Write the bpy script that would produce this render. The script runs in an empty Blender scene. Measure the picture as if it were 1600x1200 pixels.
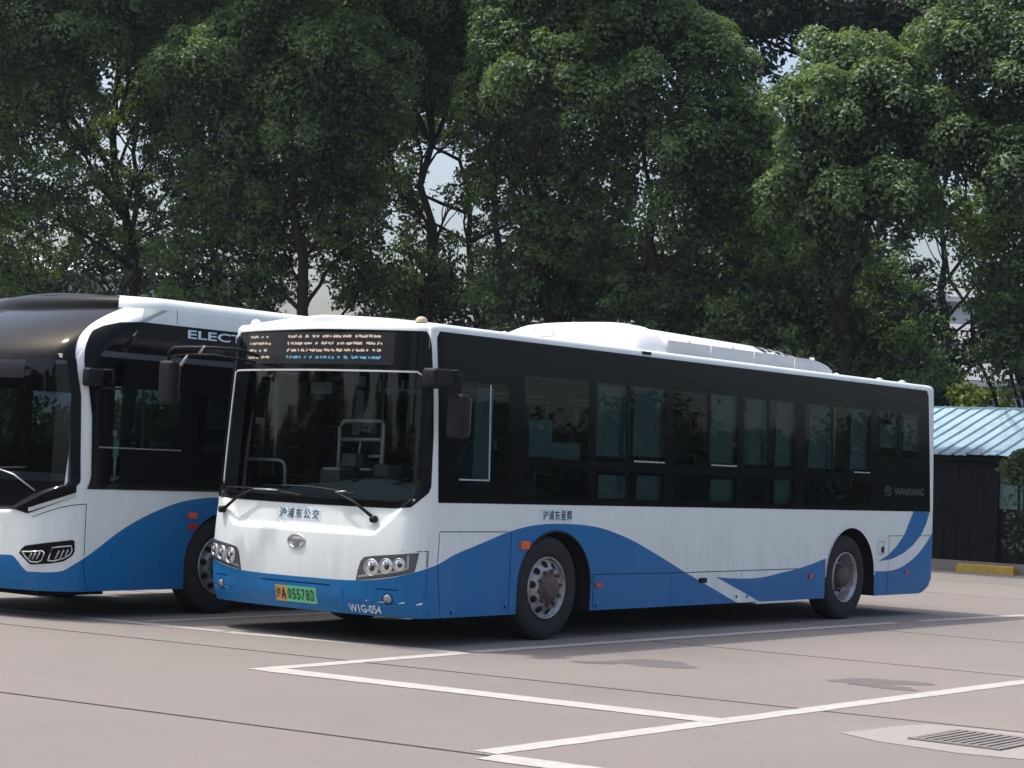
import bpy, math, random
import numpy as np
from mathutils import Matrix, Vector

SC = bpy.context.scene
COL = SC.collection
R = math.radians

# ---------------------------------------------------------------- camera, sky, sun, exposure
def cam_axes(yaw, pitch, roll):
    cy, sy, cp, sp = math.cos(yaw), math.sin(yaw), math.cos(pitch), math.sin(pitch)
    f = Vector((sy * cp, cy * cp, sp)); r = Vector((cy, -sy, 0)); u = r.cross(f)
    c, s = math.cos(roll), math.sin(roll)
    return r * c + u * s, u * c - r * s, f
cam = bpy.data.objects.new('camera', bpy.data.cameras.new('camera')); COL.objects.link(cam)
_r, _u, _f = cam_axes(-0.65410, 0.03895, 0.04322)
_m = Matrix(((_r.x, _u.x, -_f.x, 12.6931), (_r.y, _u.y, -_f.y, -13.5193), (_r.z, _u.z, -_f.z, 1.6226), (0, 0, 0, 1)))
cam.matrix_world = _m
cam.data.sensor_width = 36.0
cam.data.lens = 3224.96 / 1600 * 36
cam.data.clip_end = 3000
SC.camera = cam

SUN_EL, SUN_DIR = 66.0, Vector((-1.2, -0.55, 0))       # towards the sun, on the ground plane
world = bpy.data.worlds.new('World'); SC.world = world; world.use_nodes = True
wn = world.node_tree; wn.nodes.clear()
wo = wn.nodes.new('ShaderNodeOutputWorld'); wb = wn.nodes.new('ShaderNodeBackground')
sk = wn.nodes.new('ShaderNodeTexSky'); sk.sky_type = 'NISHITA'; sk.sun_disc = False
sk.sun_elevation = R(SUN_EL); sk.sun_rotation = math.atan2(SUN_DIR.x, SUN_DIR.y)
sk.air_density = 1.0; sk.dust_density = 5.5; sk.ozone_density = 1.0
wb.inputs['Strength'].default_value = 0.15
wn.links.new(sk.outputs[0], wb.inputs[0]); wn.links.new(wb.outputs[0], wo.inputs[0])
sun = bpy.data.objects.new('sun', bpy.data.lights.new('sun', 'SUN')); COL.objects.link(sun)
sun.data.energy = 2.0; sun.data.angle = R(1.2); sun.data.color = (1.0, 0.965, 0.925)
_d = SUN_DIR.normalized() * math.cos(R(SUN_EL)) + Vector((0, 0, math.sin(R(SUN_EL))))
sun.rotation_euler = _d.to_track_quat('Z', 'Y').to_euler(); sun.location = (0, 0, 40)
SC.view_settings.view_transform = 'Standard'; SC.view_settings.look = 'None'
SC.view_settings.exposure = 0.73; SC.view_settings.gamma = 1.0; SC.view_settings.use_curve_mapping = False
SC.render.engine = 'CYCLES'
SC.cycles.max_bounces = 8; SC.cycles.transparent_max_bounces = 16
SC.cycles.caustics_reflective = False; SC.cycles.caustics_refractive = False

# ---------------------------------------------------------------- materials
def mat(name, col, rough=0.5, metal=0.0, coat=0.0, spec=0.5, noise=None, bump=None, emit=None, emit_s=1.0, grime=0.0):
    """noise = (scale, amount, colour): blotches of another colour; bump = (scale, strength)"""
    m = bpy.data.materials.new(name); m.use_nodes = True
    nt = m.node_tree; b = nt.nodes['Principled BSDF']
    b.inputs['Base Color'].default_value = (*col, 1); b.inputs['Roughness'].default_value = rough
    b.inputs['Metallic'].default_value = metal; b.inputs['Coat Weight'].default_value = coat
    b.inputs['Coat Roughness'].default_value = 0.06
    b.inputs['Specular IOR Level'].default_value = spec
    tc = nt.nodes.new('ShaderNodeTexCoord')
    if noise:
        n = nt.nodes.new('ShaderNodeTexNoise'); n.inputs['Scale'].default_value = noise[0]; n.inputs['Detail'].default_value = 6
        n.inputs['Roughness'].default_value = 0.62
        nt.links.new(tc.outputs['Object'], n.inputs['Vector'])
        r = nt.nodes.new('ShaderNodeMapRange'); r.inputs['From Min'].default_value = 0.38; r.inputs['From Max'].default_value = 0.68
        r.inputs['To Max'].default_value = noise[1]
        x = nt.nodes.new('ShaderNodeMix'); x.data_type = 'RGBA'
        x.inputs['A'].default_value = (*col, 1); x.inputs['B'].default_value = (*noise[2], 1)
        nt.links.new(n.outputs['Fac'], r.inputs['Value']); nt.links.new(r.outputs['Result'], x.inputs['Factor'])
        nt.links.new(x.outputs['Result'], b.inputs['Base Color'])
    if grime:
        mp = nt.nodes.new('ShaderNodeMapping'); mp.inputs['Scale'].default_value = (3.0, 3.0, 0.35); nt.links.new(tc.outputs['Object'], mp.inputs[0])
        g1 = nt.nodes.new('ShaderNodeTexNoise'); g1.inputs['Scale'].default_value = 2.2; g1.inputs['Detail'].default_value = 7; g1.inputs['Roughness'].default_value = 0.7
        nt.links.new(mp.outputs[0], g1.inputs['Vector']); sx = nt.nodes.new('ShaderNodeSeparateXYZ'); nt.links.new(tc.outputs['Object'], sx.inputs[0])
        lo = nt.nodes.new('ShaderNodeMapRange'); lo.inputs['From Min'].default_value = 1.1; lo.inputs['From Max'].default_value = 0.25; lo.inputs['To Min'].default_value = 0.30; lo.inputs['To Max'].default_value = 1.0
        nt.links.new(sx.outputs['Z'], lo.inputs['Value'])
        gr = nt.nodes.new('ShaderNodeMapRange'); gr.inputs['From Min'].default_value = 0.45; gr.inputs['From Max'].default_value = 0.75; gr.inputs['To Max'].default_value = grime
        nt.links.new(g1.outputs['Fac'], gr.inputs['Value']); mu = nt.nodes.new('ShaderNodeMath'); mu.operation = 'MULTIPLY'
        nt.links.new(gr.outputs['Result'], mu.inputs[0]); nt.links.new(lo.outputs['Result'], mu.inputs[1])
        gx = nt.nodes.new('ShaderNodeMix'); gx.data_type = 'RGBA'; gx.inputs['B'].default_value = (0.26, 0.235, 0.21, 1)
        nt.links.new(mu.outputs[0], gx.inputs['Factor']); nt.links.new(x.outputs['Result'], gx.inputs['A']); nt.links.new(gx.outputs['Result'], b.inputs['Base Color'])
    if bump:
        n2 = nt.nodes.new('ShaderNodeTexNoise'); n2.inputs['Scale'].default_value = bump[0]; n2.inputs['Detail'].default_value = 4
        nt.links.new(tc.outputs['Object'], n2.inputs['Vector'])
        bp = nt.nodes.new('ShaderNodeBump'); bp.inputs['Strength'].default_value = bump[1]; bp.inputs['Distance'].default_value = 0.02
        nt.links.new(n2.outputs['Fac'], bp.inputs['Height']); nt.links.new(bp.outputs[0], b.inputs['Normal'])
    if emit:
        b.inputs['Emission Color'].default_value = (*emit, 1); b.inputs['Emission Strength'].default_value = emit_s
    return m

def glass(name, tint, refl=1.0, rough=0.0):
    """thin tinted pane: part of the light passes, part is mirrored by Fresnel"""
    m = bpy.data.materials.new(name); m.use_nodes = True; nt = m.node_tree; nt.nodes.clear()
    o = nt.nodes.new('ShaderNodeOutputMaterial'); mx = nt.nodes.new('ShaderNodeMixShader')
    t = nt.nodes.new('ShaderNodeBsdfTransparent'); g = nt.nodes.new('ShaderNodeBsdfGlossy')
    t.inputs['Color'].default_value = (*tint, 1); g.inputs['Roughness'].default_value = rough
    g.inputs['Color'].default_value = (refl, refl, refl, 1)
    f = nt.nodes.new('ShaderNodeFresnel'); f.inputs['IOR'].default_value = 1.45
    nt.links.new(f.outputs[0], mx.inputs[0]); nt.links.new(t.outputs[0], mx.inputs[1]); nt.links.new(g.outputs[0], mx.inputs[2])
    nt.links.new(mx.outputs[0], o.inputs['Surface'])
    return m

def leaf_mat(name, dark, light, trans):
    m = bpy.data.materials.new(name); m.use_nodes = True; nt = m.node_tree; nt.nodes.clear()
    o = nt.nodes.new('ShaderNodeOutputMaterial'); mx = nt.nodes.new('ShaderNodeMixShader')
    b = nt.nodes.new('ShaderNodeBsdfPrincipled'); b.inputs['Roughness'].default_value = 0.5; b.inputs['Specular IOR Level'].default_value = 0.35
    t = nt.nodes.new('ShaderNodeBsdfTranslucent')
    g = nt.nodes.new('ShaderNodeNewGeometry'); tc = nt.nodes.new('ShaderNodeTexCoord')
    n = nt.nodes.new('ShaderNodeTexNoise'); n.inputs['Scale'].default_value = 0.55; n.inputs['Detail'].default_value = 3
    nt.links.new(tc.outputs['Object'], n.inputs['Vector'])
    a = nt.nodes.new('ShaderNodeMath'); a.operation = 'MULTIPLY_ADD'; a.inputs[1].default_value = 0.55
    s = nt.nodes.new('ShaderNodeMapRange'); s.inputs['From Min'].default_value = 0.35; s.inputs['From Max'].default_value = 0.7; s.inputs['To Max'].default_value = 0.45
    nt.links.new(n.outputs['Fac'], s.inputs['Value']); nt.links.new(g.outputs['Random Per Island'], a.inputs[0]); nt.links.new(s.outputs['Result'], a.inputs[2])
    x = nt.nodes.new('ShaderNodeMix'); x.data_type = 'RGBA'; x.inputs['A'].default_value = (*dark, 1); x.inputs['B'].default_value = (*light, 1)
    nt.links.new(a.outputs[0], x.inputs['Factor']); nt.links.new(x.outputs['Result'], b.inputs['Base Color'])
    y = nt.nodes.new('ShaderNodeMix'); y.data_type = 'RGBA'; y.blend_type = 'MULTIPLY'; y.inputs['Factor'].default_value = 1.0
    y.inputs['B'].default_value = (1.25, 1.3, 0.5, 1)
    nt.links.new(x.outputs['Result'], y.inputs['A']); nt.links.new(y.outputs['Result'], t.inputs['Color'])
    mx.inputs[0].default_value = trans
    nt.links.new(b.outputs[0], mx.inputs[1]); nt.links.new(t.outputs[0], mx.inputs[2]); nt.links.new(mx.outputs[0], o.inputs['Surface'])
    return m

def concrete_mat():
    m = bpy.data.materials.new('concrete'); m.use_nodes = True; nt = m.node_tree; b = nt.nodes['Principled BSDF']
    tc = nt.nodes.new('ShaderNodeTexCoord')
    def noise(sc, det, rough=0.6, stretch=None):
        n = nt.nodes.new('ShaderNodeTexNoise'); n.inputs['Scale'].default_value = sc; n.inputs['Detail'].default_value = det; n.inputs['Roughness'].default_value = rough
        if stretch:
            mp = nt.nodes.new('ShaderNodeMapping'); mp.inputs['Scale'].default_value = stretch
            nt.links.new(tc.outputs['Object'], mp.inputs[0]); nt.links.new(mp.outputs[0], n.inputs['Vector'])
        else: nt.links.new(tc.outputs['Object'], n.inputs['Vector'])
        return n
    def ramp(src, a, c, lo=0.0, hi=1.0):
        r = nt.nodes.new('ShaderNodeMapRange'); r.inputs['From Min'].default_value = a; r.inputs['From Max'].default_value = c
        r.inputs['To Min'].default_value = lo; r.inputs['To Max'].default_value = hi
        nt.links.new(src.outputs['Fac'], r.inputs['Value']); return r
    def mix(fac, A, Bc):
        x = nt.nodes.new('ShaderNodeMix'); x.data_type = 'RGBA'
        nt.links.new(fac.outputs['Result'], x.inputs['Factor'])
        if isinstance(A, tuple): x.inputs['A'].default_value = (*A, 1)
        else: nt.links.new(A.outputs['Result'], x.inputs['A'])
        x.inputs['B'].default_value = (*Bc, 1); return x
    c = mix(ramp(noise(0.35, 5), 0.35, 0.7), (0.212, 0.184, 0.168), (0.182, 0.168, 0.154))
    c = mix(ramp(noise(1.1, 6, 0.65, (1.0, 0.35, 1.0)), 0.5, 0.75, 0, 0.6), c, (0.185, 0.182, 0.160))
    c = mix(ramp(noise(0.9, 7, 0.7), 0.56, 0.78, 0, 0.5), c, (0.155, 0.138, 0.127))
    c = mix(ramp(noise(60, 3), 0.45, 0.75, 0, 0.28), c, (0.13, 0.115, 0.108))
    c = mix(ramp(noise(26, 2), 0.66, 0.74, 0, 0.25), c, (0.32, 0.295, 0.275))
    c = mix(ramp(noise(0.22, 8, 0.75), 0.55, 0.72, 0, 0.35), c, (0.24, 0.225, 0.20))
    c = mix(ramp(noise(2.2, 6, 0.7, (0.12, 1.6, 1.0)), 0.60, 0.80, 0, 0.45), c, (0.125, 0.112, 0.105))
    oi = nt.nodes.new('ShaderNodeObjectInfo'); rr = nt.nodes.new('ShaderNodeMapRange'); rr.inputs['To Min'].default_value = 0.93; rr.inputs['To Max'].default_value = 1.06
    nt.links.new(oi.outputs['Random'], rr.inputs['Value']); hs = nt.nodes.new('ShaderNodeHueSaturation'); hs.inputs['Saturation'].default_value = 0.92
    nt.links.new(rr.outputs['Result'], hs.inputs['Value']); nt.links.new(c.outputs['Result'], hs.inputs['Color']); nt.links.new(hs.outputs['Color'], b.inputs['Base Color'])
    b.inputs['Roughness'].default_value = 0.85; b.inputs['Specular IOR Level'].default_value = 0.25
    bp = nt.nodes.new('ShaderNodeBump'); bp.inputs['Strength'].default_value = 0.25; bp.inputs['Distance'].default_value = 0.01
    nt.links.new(noise(45, 4).outputs['Fac'], bp.inputs['Height']); nt.links.new(bp.outputs[0], b.inputs['Normal'])
    return m

M = {
 'lamp_back': mat('lamp_housing', (0.10, 0.105, 0.11), 0.3, metal=0.4, coat=0.4),
 'pit': mat('grate_pit', (0.11, 0.10, 0.095), 0.9),
 'blind': mat('teal_blind', (0.20, 0.31, 0.32), 0.8, noise=(3, 0.4, (0.15, 0.30, 0.32))),
 'white': mat('white_paint', (0.765, 0.82, 0.80), 0.4, coat=0.2, noise=(1.6, 0.35, (0.65, 0.69, 0.675)), grime=0.32),
 'white2': mat('white_paint_clean', (0.80, 0.81, 0.81), 0.4, coat=0.2, noise=(3.0, 0.25, (0.70, 0.70, 0.68))),
 'grey_white': mat('grey_white_trim', (0.52, 0.53, 0.55), 0.5, noise=(4.0, 0.3, (0.33, 0.34, 0.35))),
 'blue': mat('blue_paint', (0.000, 0.142, 0.385), 0.42, coat=0.10, spec=0.28, noise=(2.0, 0.5, (0.003, 0.125, 0.33)), grime=0.16),
 'black': mat('black_gloss', (0.005, 0.006, 0.007), 0.10, spec=0.12),
 'blackm': mat('black_plastic', (0.009, 0.010, 0.012), 0.55, spec=0.22),
 'gap': mat('dark_gap', (0.03, 0.032, 0.035), 0.8, spec=0.1),
 'gapb': mat('dark_gap_blue', (0.004, 0.022, 0.07), 0.8, spec=0.1),
 'under': mat('underbody', (0.02, 0.02, 0.02), 0.9, spec=0.1),
 'tyre': mat('tyre_rubber', (0.028, 0.028, 0.030), 0.85, spec=0.2, noise=(9, 0.5, (0.045, 0.042, 0.040)), bump=(60, 0.2)),
 'rim': mat('rim_steel', (0.42, 0.42, 0.43), 0.42, metal=0.7, noise=(14, 0.7, (0.17, 0.15, 0.14))),
 'hub': mat('hub_rust', (0.13, 0.088, 0.072), 0.7, metal=0.2, noise=(22, 0.6, (0.05, 0.04, 0.04))),
 'chrome': mat('reflector_chrome', (0.75, 0.75, 0.74), 0.18, metal=0.9),
 'lampglass': mat('lamp_lens', (0.62, 0.64, 0.62), 0.12, coat=0.8, metal=0.3),
 'lampglass2': mat('lamp_lens_dim', (0.30, 0.33, 0.34), 0.2, coat=0.6, metal=0.3),
 'alu': mat('aluminium_trim', (0.45, 0.47, 0.47), 0.35, metal=0.6),
 'rail': mat('grab_rail', (0.40, 0.43, 0.44), 0.35, metal=0.5),
 'orange': mat('orange_lens', (0.75, 0.10, 0.015), 0.25, coat=0.5),
 'red': mat('red_lens', (0.45, 0.03, 0.02), 0.3, coat=0.5),
 'beige': mat('beige_lens', (0.50, 0.42, 0.28), 0.4),
 'plate_y': mat('plate_yellow', (0.62, 0.36, 0.10), 0.4),
 'plate_g': mat('plate_green', (0.16, 0.62, 0.30), 0.4),
 'ink': mat('plate_ink', (0.012, 0.06, 0.03), 0.5),
 'ink_b': mat('black_ink', (0.02, 0.015, 0.01), 0.5),
 'letter': mat('dark_lettering', (0.012, 0.045, 0.075), 0.45),
 'letter_halo': mat('pale_lettering_backing', (0.66, 0.76, 0.80), 0.45),
 'letter_w': mat('white_lettering', (0.62, 0.74, 0.82), 0.45),
 'letter_g': mat('grey_lettering', (0.045, 0.060, 0.063), 0.4),
 'led_w': mat('led_amber', (0.02, 0.02, 0.02), 0.6, emit=(1.0, 0.78, 0.58), emit_s=0.42),
 'led_c': mat('led_cyan', (0.02, 0.02, 0.02), 0.6, emit=(0.15, 0.60, 1.0), emit_s=0.4),
 'screen': mat('display_glass', (0.016, 0.017, 0.019), 0.35, spec=0.25),
 'dash': mat('dashboard', (0.30, 0.33, 0.335), 0.7, noise=(6, 0.4, (0.24, 0.26, 0.265))),
 'int': mat('interior_lining', (0.10, 0.11, 0.115), 0.8),
 'ceil': mat('interior_ceiling', (0.20, 0.215, 0.22), 0.8),
 'seat': mat('seat_blue', (0.03, 0.07, 0.13), 0.7),
 'paper': mat('paper_teal', (0.20, 0.42, 0.40), 0.7),
 'g_side': glass('tinted_side_glass', (0.40, 0.50, 0.50), 0.75),
 'g_front': glass('windscreen_glass', (0.68, 0.74, 0.73), 0.8),
 'g_left': glass('dark_windscreen_glass', (0.40, 0.45, 0.50), 0.8),
 'concrete': concrete_mat(),
 'joint': mat('joint_filler', (0.03, 0.022, 0.022), 0.95, spec=0.1, noise=(3, 0.6, (0.10, 0.085, 0.08))),
 'paint': mat('road_paint', (0.42, 0.41, 0.385), 0.75, spec=0.25, noise=(9, 0.55, (0.29, 0.27, 0.25))),
 'stain': mat('wet_stain', (0.125, 0.113, 0.108), 0.7, spec=0.25, noise=(5, 0.6, (0.155, 0.14, 0.132))),
 'patch': mat('drain_mortar', (0.29, 0.27, 0.255), 0.9, spec=0.2, noise=(12, 0.4, (0.22, 0.20, 0.19)), bump=(40, 0.3)),
 'iron': mat('cast_iron', (0.20, 0.18, 0.17), 0.8, noise=(20, 0.6, (0.13, 0.118, 0.11))),
 'earth': mat('dark_earth', (0.045, 0.043, 0.032), 0.95, spec=0.1, noise=(4, 0.6, (0.02, 0.03, 0.015)), bump=(10, 0.5)),
 'kerb': mat('kerb_concrete', (0.22, 0.205, 0.19), 0.9, spec=0.2, noise=(8, 0.5, (0.13, 0.12, 0.11))),
 'yellow': mat('yellow_paint', (0.42, 0.27, 0.03), 0.8, noise=(9, 0.7, (0.20, 0.15, 0.06))),
 'bark': mat('dark_bark', (0.035, 0.030, 0.028), 0.95, spec=0.1, noise=(9, 0.6, (0.018, 0.016, 0.016)), bump=(14, 0.8)),
 'leaf': leaf_mat('leaf_green', (0.038, 0.082, 0.042), (0.200, 0.290, 0.125), 0.38),
 'leaf_d': leaf_mat('leaf_dark_green', (0.016, 0.035, 0.025), (0.052, 0.090, 0.058), 0.20),  # shaded copy of the leaf colour: inner crowns, back rows, hedges
 'leaf_y': leaf_mat('leaf_yellow_green', (0.085, 0.140, 0.030), (0.20, 0.26, 0.06), 0.4),
 'tin': mat('painted_tin_roof', (0.37, 0.53, 0.62), 0.5, metal=0.1, noise=(2.5, 0.7, (0.26, 0.36, 0.42))),
 'tin_s': mat('tin_rib', (0.22, 0.36, 0.43), 0.5, metal=0.1),
 'timber': mat('dark_boards', (0.022, 0.022, 0.022), 0.9, spec=0.1),  # near-black colour stands for the deep shade under the shed roof
 'greenwall': mat('green_panel', (0.16, 0.27, 0.25), 0.7, noise=(3, 0.5, (0.11, 0.20, 0.18))),
 'bwhite': mat('white_render', (0.62, 0.62, 0.64), 0.85, noise=(0.6, 0.4, (0.5, 0.5, 0.52))),
 'bgrey': mat('grey_roofing', (0.23, 0.235, 0.25), 0.8, noise=(0.8, 0.4, (0.17, 0.17, 0.18))),
 'bdark': mat('dark_window', (0.03, 0.035, 0.04), 0.2),
}

# ---------------------------------------------------------------- mesh helpers
class MB:
    def __init__(s): s.v, s.f = [], []
    def quad(s, a, b, c, d):
        n = len(s.v); s.v += [a, b, c, d]; s.f.append((n, n+1, n+2, n+3))
    def grid(s, fn, nu, nv):
        n = len(s.v)
        for j in range(nv + 1):
            for i in range(nu + 1): s.v.append(tuple(fn(i, j)))
        for j in range(nv):
            for i in range(nu):
                k = n + j * (nu + 1) + i
                s.f.append((k, k+1, k+nu+2, k+nu+1))
        return s
    def box(s, c, d, rot=0.0):
        n = len(s.v); x, y, z = d[0]/2, d[1]/2, d[2]/2; cr, sr = math.cos(rot), math.sin(rot)
        for sz in (-1, 1):
            for sx, sy in ((-1,-1),(1,-1),(1,1),(-1,1)):
                px, py = sx*x, sy*y
                s.v.append((c[0]+px*cr-py*sr, c[1]+px*sr+py*cr, c[2]+sz*z))
        for f in ((3,2,1,0),(4,5,6,7),(0,1,5,4),(1,2,6,5),(2,3,7,6),(3,0,4,7)): s.f.append(tuple(n+i for i in f))
        return s
    def tube(s, pts, rad, seg=8, cap=True):
        pts = [Vector(p) for p in pts]; n0 = len(s.v)
        for i, p in enumerate(pts):
            d = (pts[min(i+1, len(pts)-1)] - pts[max(i-1, 0)]).normalized()
            a = d.cross(Vector((0.13, 0.21, 1))) if abs(d.z) < 0.9 else d.cross(Vector((1, 0.1, 0)))
            a.normalize(); b = d.cross(a); r = rad[i] if isinstance(rad, (list, tuple)) else rad
            for k in range(seg):
                t = 2 * math.pi * k / seg; q = p + a * (r * math.cos(t)) + b * (r * math.sin(t)); s.v.append(tuple(q))
        for i in range(len(pts) - 1):
            for k in range(seg):
                k2 = (k + 1) % seg; s.f.append((n0+i*seg+k, n0+i*seg+k2, n0+(i+1)*seg+k2, n0+(i+1)*seg+k))
        if cap:
            s.f.append(tuple(n0 + k for k in range(seg))[::-1]); e = n0 + (len(pts)-1)*seg; s.f.append(tuple(e + k for k in range(seg)))
        return s
    def lathe(s, prof, c, axis='x', seg=40):
        """prof = [(distance along axis, radius)]"""
        n0 = len(s.v)
        for d, r in prof:
            for k in range(seg):
                t = 2 * math.pi * k / seg; a, b = r * math.cos(t), r * math.sin(t)
                s.v.append((c[0]+d, c[1]+a, c[2]+b) if axis == 'x' else (c[0]+a, c[1]+d, c[2]+b) if axis == 'y' else (c[0]+a, c[1]+b, c[2]+d))
        for i in range(len(prof) - 1):
            for k in range(seg):
                k2 = (k+1) % seg; s.f.append((n0+i*seg+k, n0+i*seg+k2, n0+(i+1)*seg+k2, n0+(i+1)*seg+k))
        return s
    def build(s, name, m, parent=None, sm=False, org=None):
        o0 = Vector(org) if org else Vector((0, 0, 0))
        me = bpy.data.meshes.new(name)
        me.from_pydata([tuple(Vector(v) - o0) for v in s.v] if org else s.v, [], s.f); me.update()
        me.materials.append(M[m] if isinstance(m, str) else m)
        if sm: me.polygons.foreach_set('use_smooth', [True] * len(me.polygons))
        o = bpy.data.objects.new(name, me); COL.objects.link(o); o.location = o0
        if parent: put(o, parent)
        return o
WORLD = {}
def put(o, parent):
    """parent keeping the world place (pure translations)"""
    w = Vector(WORLD.get(parent.name, parent.location)); ow = Vector(WORLD.get(o.name, o.location))
    o.parent = parent; o.location = ow - w; WORLD[o.name] = ow
def tag(o, label=None, cat=None, group=None, kind=None):
    if label: o['label'] = label
    if cat: o['category'] = cat
    if group: o['group'] = group
    if kind: o['kind'] = kind
    return o
def thing(name, loc, label, cat, group=None):
    o = bpy.data.objects.new(name, None); COL.objects.link(o); o.location = loc; o.empty_display_size = 0.3
    return tag(o, label, cat, group)


# ---------------------------------------------------------------- bus surface
def smooth(t):
    t = 0.0 if t < 0 else 1.0 if t > 1 else t
    return t * t * (3 - 2 * t)

class Shell:
    """Outer skin of a bus: a = arc length from the nose along the plan outline, signed by side."""
    def __init__(s, H, bow, rc, L, rr, tum, prof, origin=(0.0, 0.0)):
        s.H, s.L, s.tumf, s.proff, s.o = H, L, tum, prof, origin
        pts = []
        N = 60
        for i in range(N):
            x = (H - rc) * i / N
            pts.append((x, bow * (x / H) ** 2.5))
        for i in range(25):
            x = H - rc + rc * math.sin(i / 24 * math.pi / 2)
            pts.append((x, bow * (x / H) ** 2.5 + rc * (1 - math.cos(i / 24 * math.pi / 2))))
        s.yc = pts[-1][1]
        pts.append((H, L - rr))
        for i in range(1, 13):
            t = i / 12 * math.pi / 2
            pts.append((H - rr + rr * math.cos(t), L - rr + rr * math.sin(t)))
        pts.append((0.0, L))
        s.p = pts
        s.a = [0.0]
        for i in range(1, len(pts)):
            s.a.append(s.a[-1] + math.hypot(pts[i][0] - pts[i-1][0], pts[i][1] - pts[i-1][1]))
        s.U0 = s.a[N + 24]
        s.UR = s.a[N + 25]
        s.UM = s.a[-1]
        s.n = []
        for i in range(len(pts)):
            if i == len(pts) - 1: s.n.append((0.0, 1.0)); continue
            j, k = max(0, i - 1), min(len(pts) - 1, i + 1)
            if i == N + 24: s.n.append((1.0, 0.0)); continue
            if i == N + 25: s.n.append((1.0, 0.0)); continue
            dx, dy = pts[k][0] - pts[j][0], pts[k][1] - pts[j][1]
            if i == 0: dx, dy = 1.0, 0.0
            if i == len(pts) - 2: dx, dy = -1.0, 0.0
            d = math.hypot(dx, dy); s.n.append((dy / d, -dx / d))
    def plan(s, a):
        a = min(abs(a), s.UM)
        lo, hi = 0, len(s.a) - 1
        while hi - lo > 1:
            m = (lo + hi) // 2
            if s.a[m] <= a: lo = m
            else: hi = m
        t = (a - s.a[lo]) / (s.a[hi] - s.a[lo])
        p, q, n, m = s.p[lo], s.p[hi], s.n[lo], s.n[hi]
        return (p[0] + (q[0]-p[0]) * t, p[1] + (q[1]-p[1]) * t, n[0] + (m[0]-n[0]) * t, n[1] + (m[1]-n[1]) * t)
    def S(s, u, z, off=0.0):
        x, y, nx, ny = s.plan(u)
        a = abs(u)
        w = 1.0 - smooth((a - s.U0) / 0.7)
        yy = y + (s.proff(x, z) * w if w > 0 else 0.0)
        xx = x * (1 - s.tumf(z) / s.H)
        xx += nx * off; yy += ny * off
        if u < 0: xx = -xx
        return (s.o[0] + xx, s.o[1] + yy, z)
    def uy(s, y, z=1.0):
        """arc coordinate of the side point at local y"""
        u = s.U0 + y - s.yc
        for _ in range(12):
            e = s.S(u, z)[1] - s.o[1] - y
            u -= e * 0.7
        return u

def main_prof(x, z):
    r = 0.09 * max(0.0, (z - 1.25) / 1.5) ** 1.3
    if z < 0.42: r += 0.05 * ((0.42 - z) / 0.17) ** 2
    r -= 0.03 * max(0.0, 1 - ((z - 0.72) / 0.42) ** 2)
    zc = 0.985 + 0.40 * max(0.0, (x - 0.84) / 0.42)
    r += 0.05 * smooth((z - zc + 0.02) / 0.04) * (1 - smooth((x - 1.19) / 0.05))
    # lower bumper groove
    r += 0.012 * smooth((0.392 - z) / 0.008) * smooth((z - 0.362) / 0.012) * smooth((x - 0.75) / 0.08)
    return r
def left_prof(x, z):
    r = 0.04 * max(0.0, (z - 1.1))
    if z > 2.3: r += 0.62 * ((z - 2.3) / 0.6) ** 2.2
    if z < 0.6: r += 0.06 * ((0.6 - z) / 0.35) ** 2
    zc = 0.98 + 0.26 * max(0.0, min(1.0, (x - 0.72) / 0.5))
    r += 0.05 * smooth((z - zc) / 0.05)
    return r
MAIN = Shell(1.275, 0.17, 0.17, 10.2, 0.16, lambda z: 0.05 * max(0.0, (z - 1.0) / 1.75) ** 1.4, main_prof)
LEFT = Shell(1.275, 0.26, 0.26, 11.2, 0.15, lambda z: 0.05 * max(0.0, (z - 1.0) / 1.75) ** 1.4, left_prof, (-3.475, -1.08))

def poly_cols(pts, step=0.05):
    """columns (u, lo, hi) of a u-monotone polygon"""
    n = len(pts); u0, u1 = min(p[0] for p in pts), max(p[0] for p in pts)
    us = sorted(set([round(p[0], 5) for p in pts] + [u0 + (u1-u0) * i / max(1, int((u1-u0)/step)) for i in range(max(1, int((u1-u0)/step)) + 1)]))
    out = []; us = [u for i, u in enumerate(us) if i == 0 or u - us[i-1] > 2e-4]
    for u in us:
        q = min(max(u, u0 + 1e-4), u1 - 1e-4); zs = []
        for i in range(n):
            a, b = pts[i], pts[(i+1) % n]
            if (a[0] - q) * (b[0] - q) < 0:
                t = (q - a[0]) / (b[0] - a[0]); zs.append(a[1] + (b[1]-a[1]) * t)
            elif abs(a[0] - q) < 1e-9: zs.append(a[1])
        if len(zs) >= 2: out.append((u, min(zs), max(zs)))
    return out
def patch(mb, sh, cols, nz=2, off=0.0, depth=0.0):
    """skin over columns (u, lo, hi); depth > 0 also closes its edges down to the body"""
    nu = len(cols) - 1
    def f(i, j):
        u, lo, hi = cols[i]; return sh.S(u, lo + (hi-lo) * j / nz, off)
    mb.grid(f, nu, nz)
    if depth:
        for (j) in (0, 1):
            def g(i, k):
                u, lo, hi = cols[i]; return sh.S(u, hi if j else lo, off - depth * (1 - k))
            mb.grid(g, nu, 1)
        for i in (0, nu):
            u, lo, hi = cols[i]
            def g(k, jj): return sh.S(u, lo + (hi-lo) * jj / nz, off - depth * k)
            mb.grid(g, 1, nz)
def ppoly(mb, sh, pts, nz=2, off=0.003, step=0.05, depth=0.0): patch(mb, sh, poly_cols(pts, step), nz, off, depth)
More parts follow.
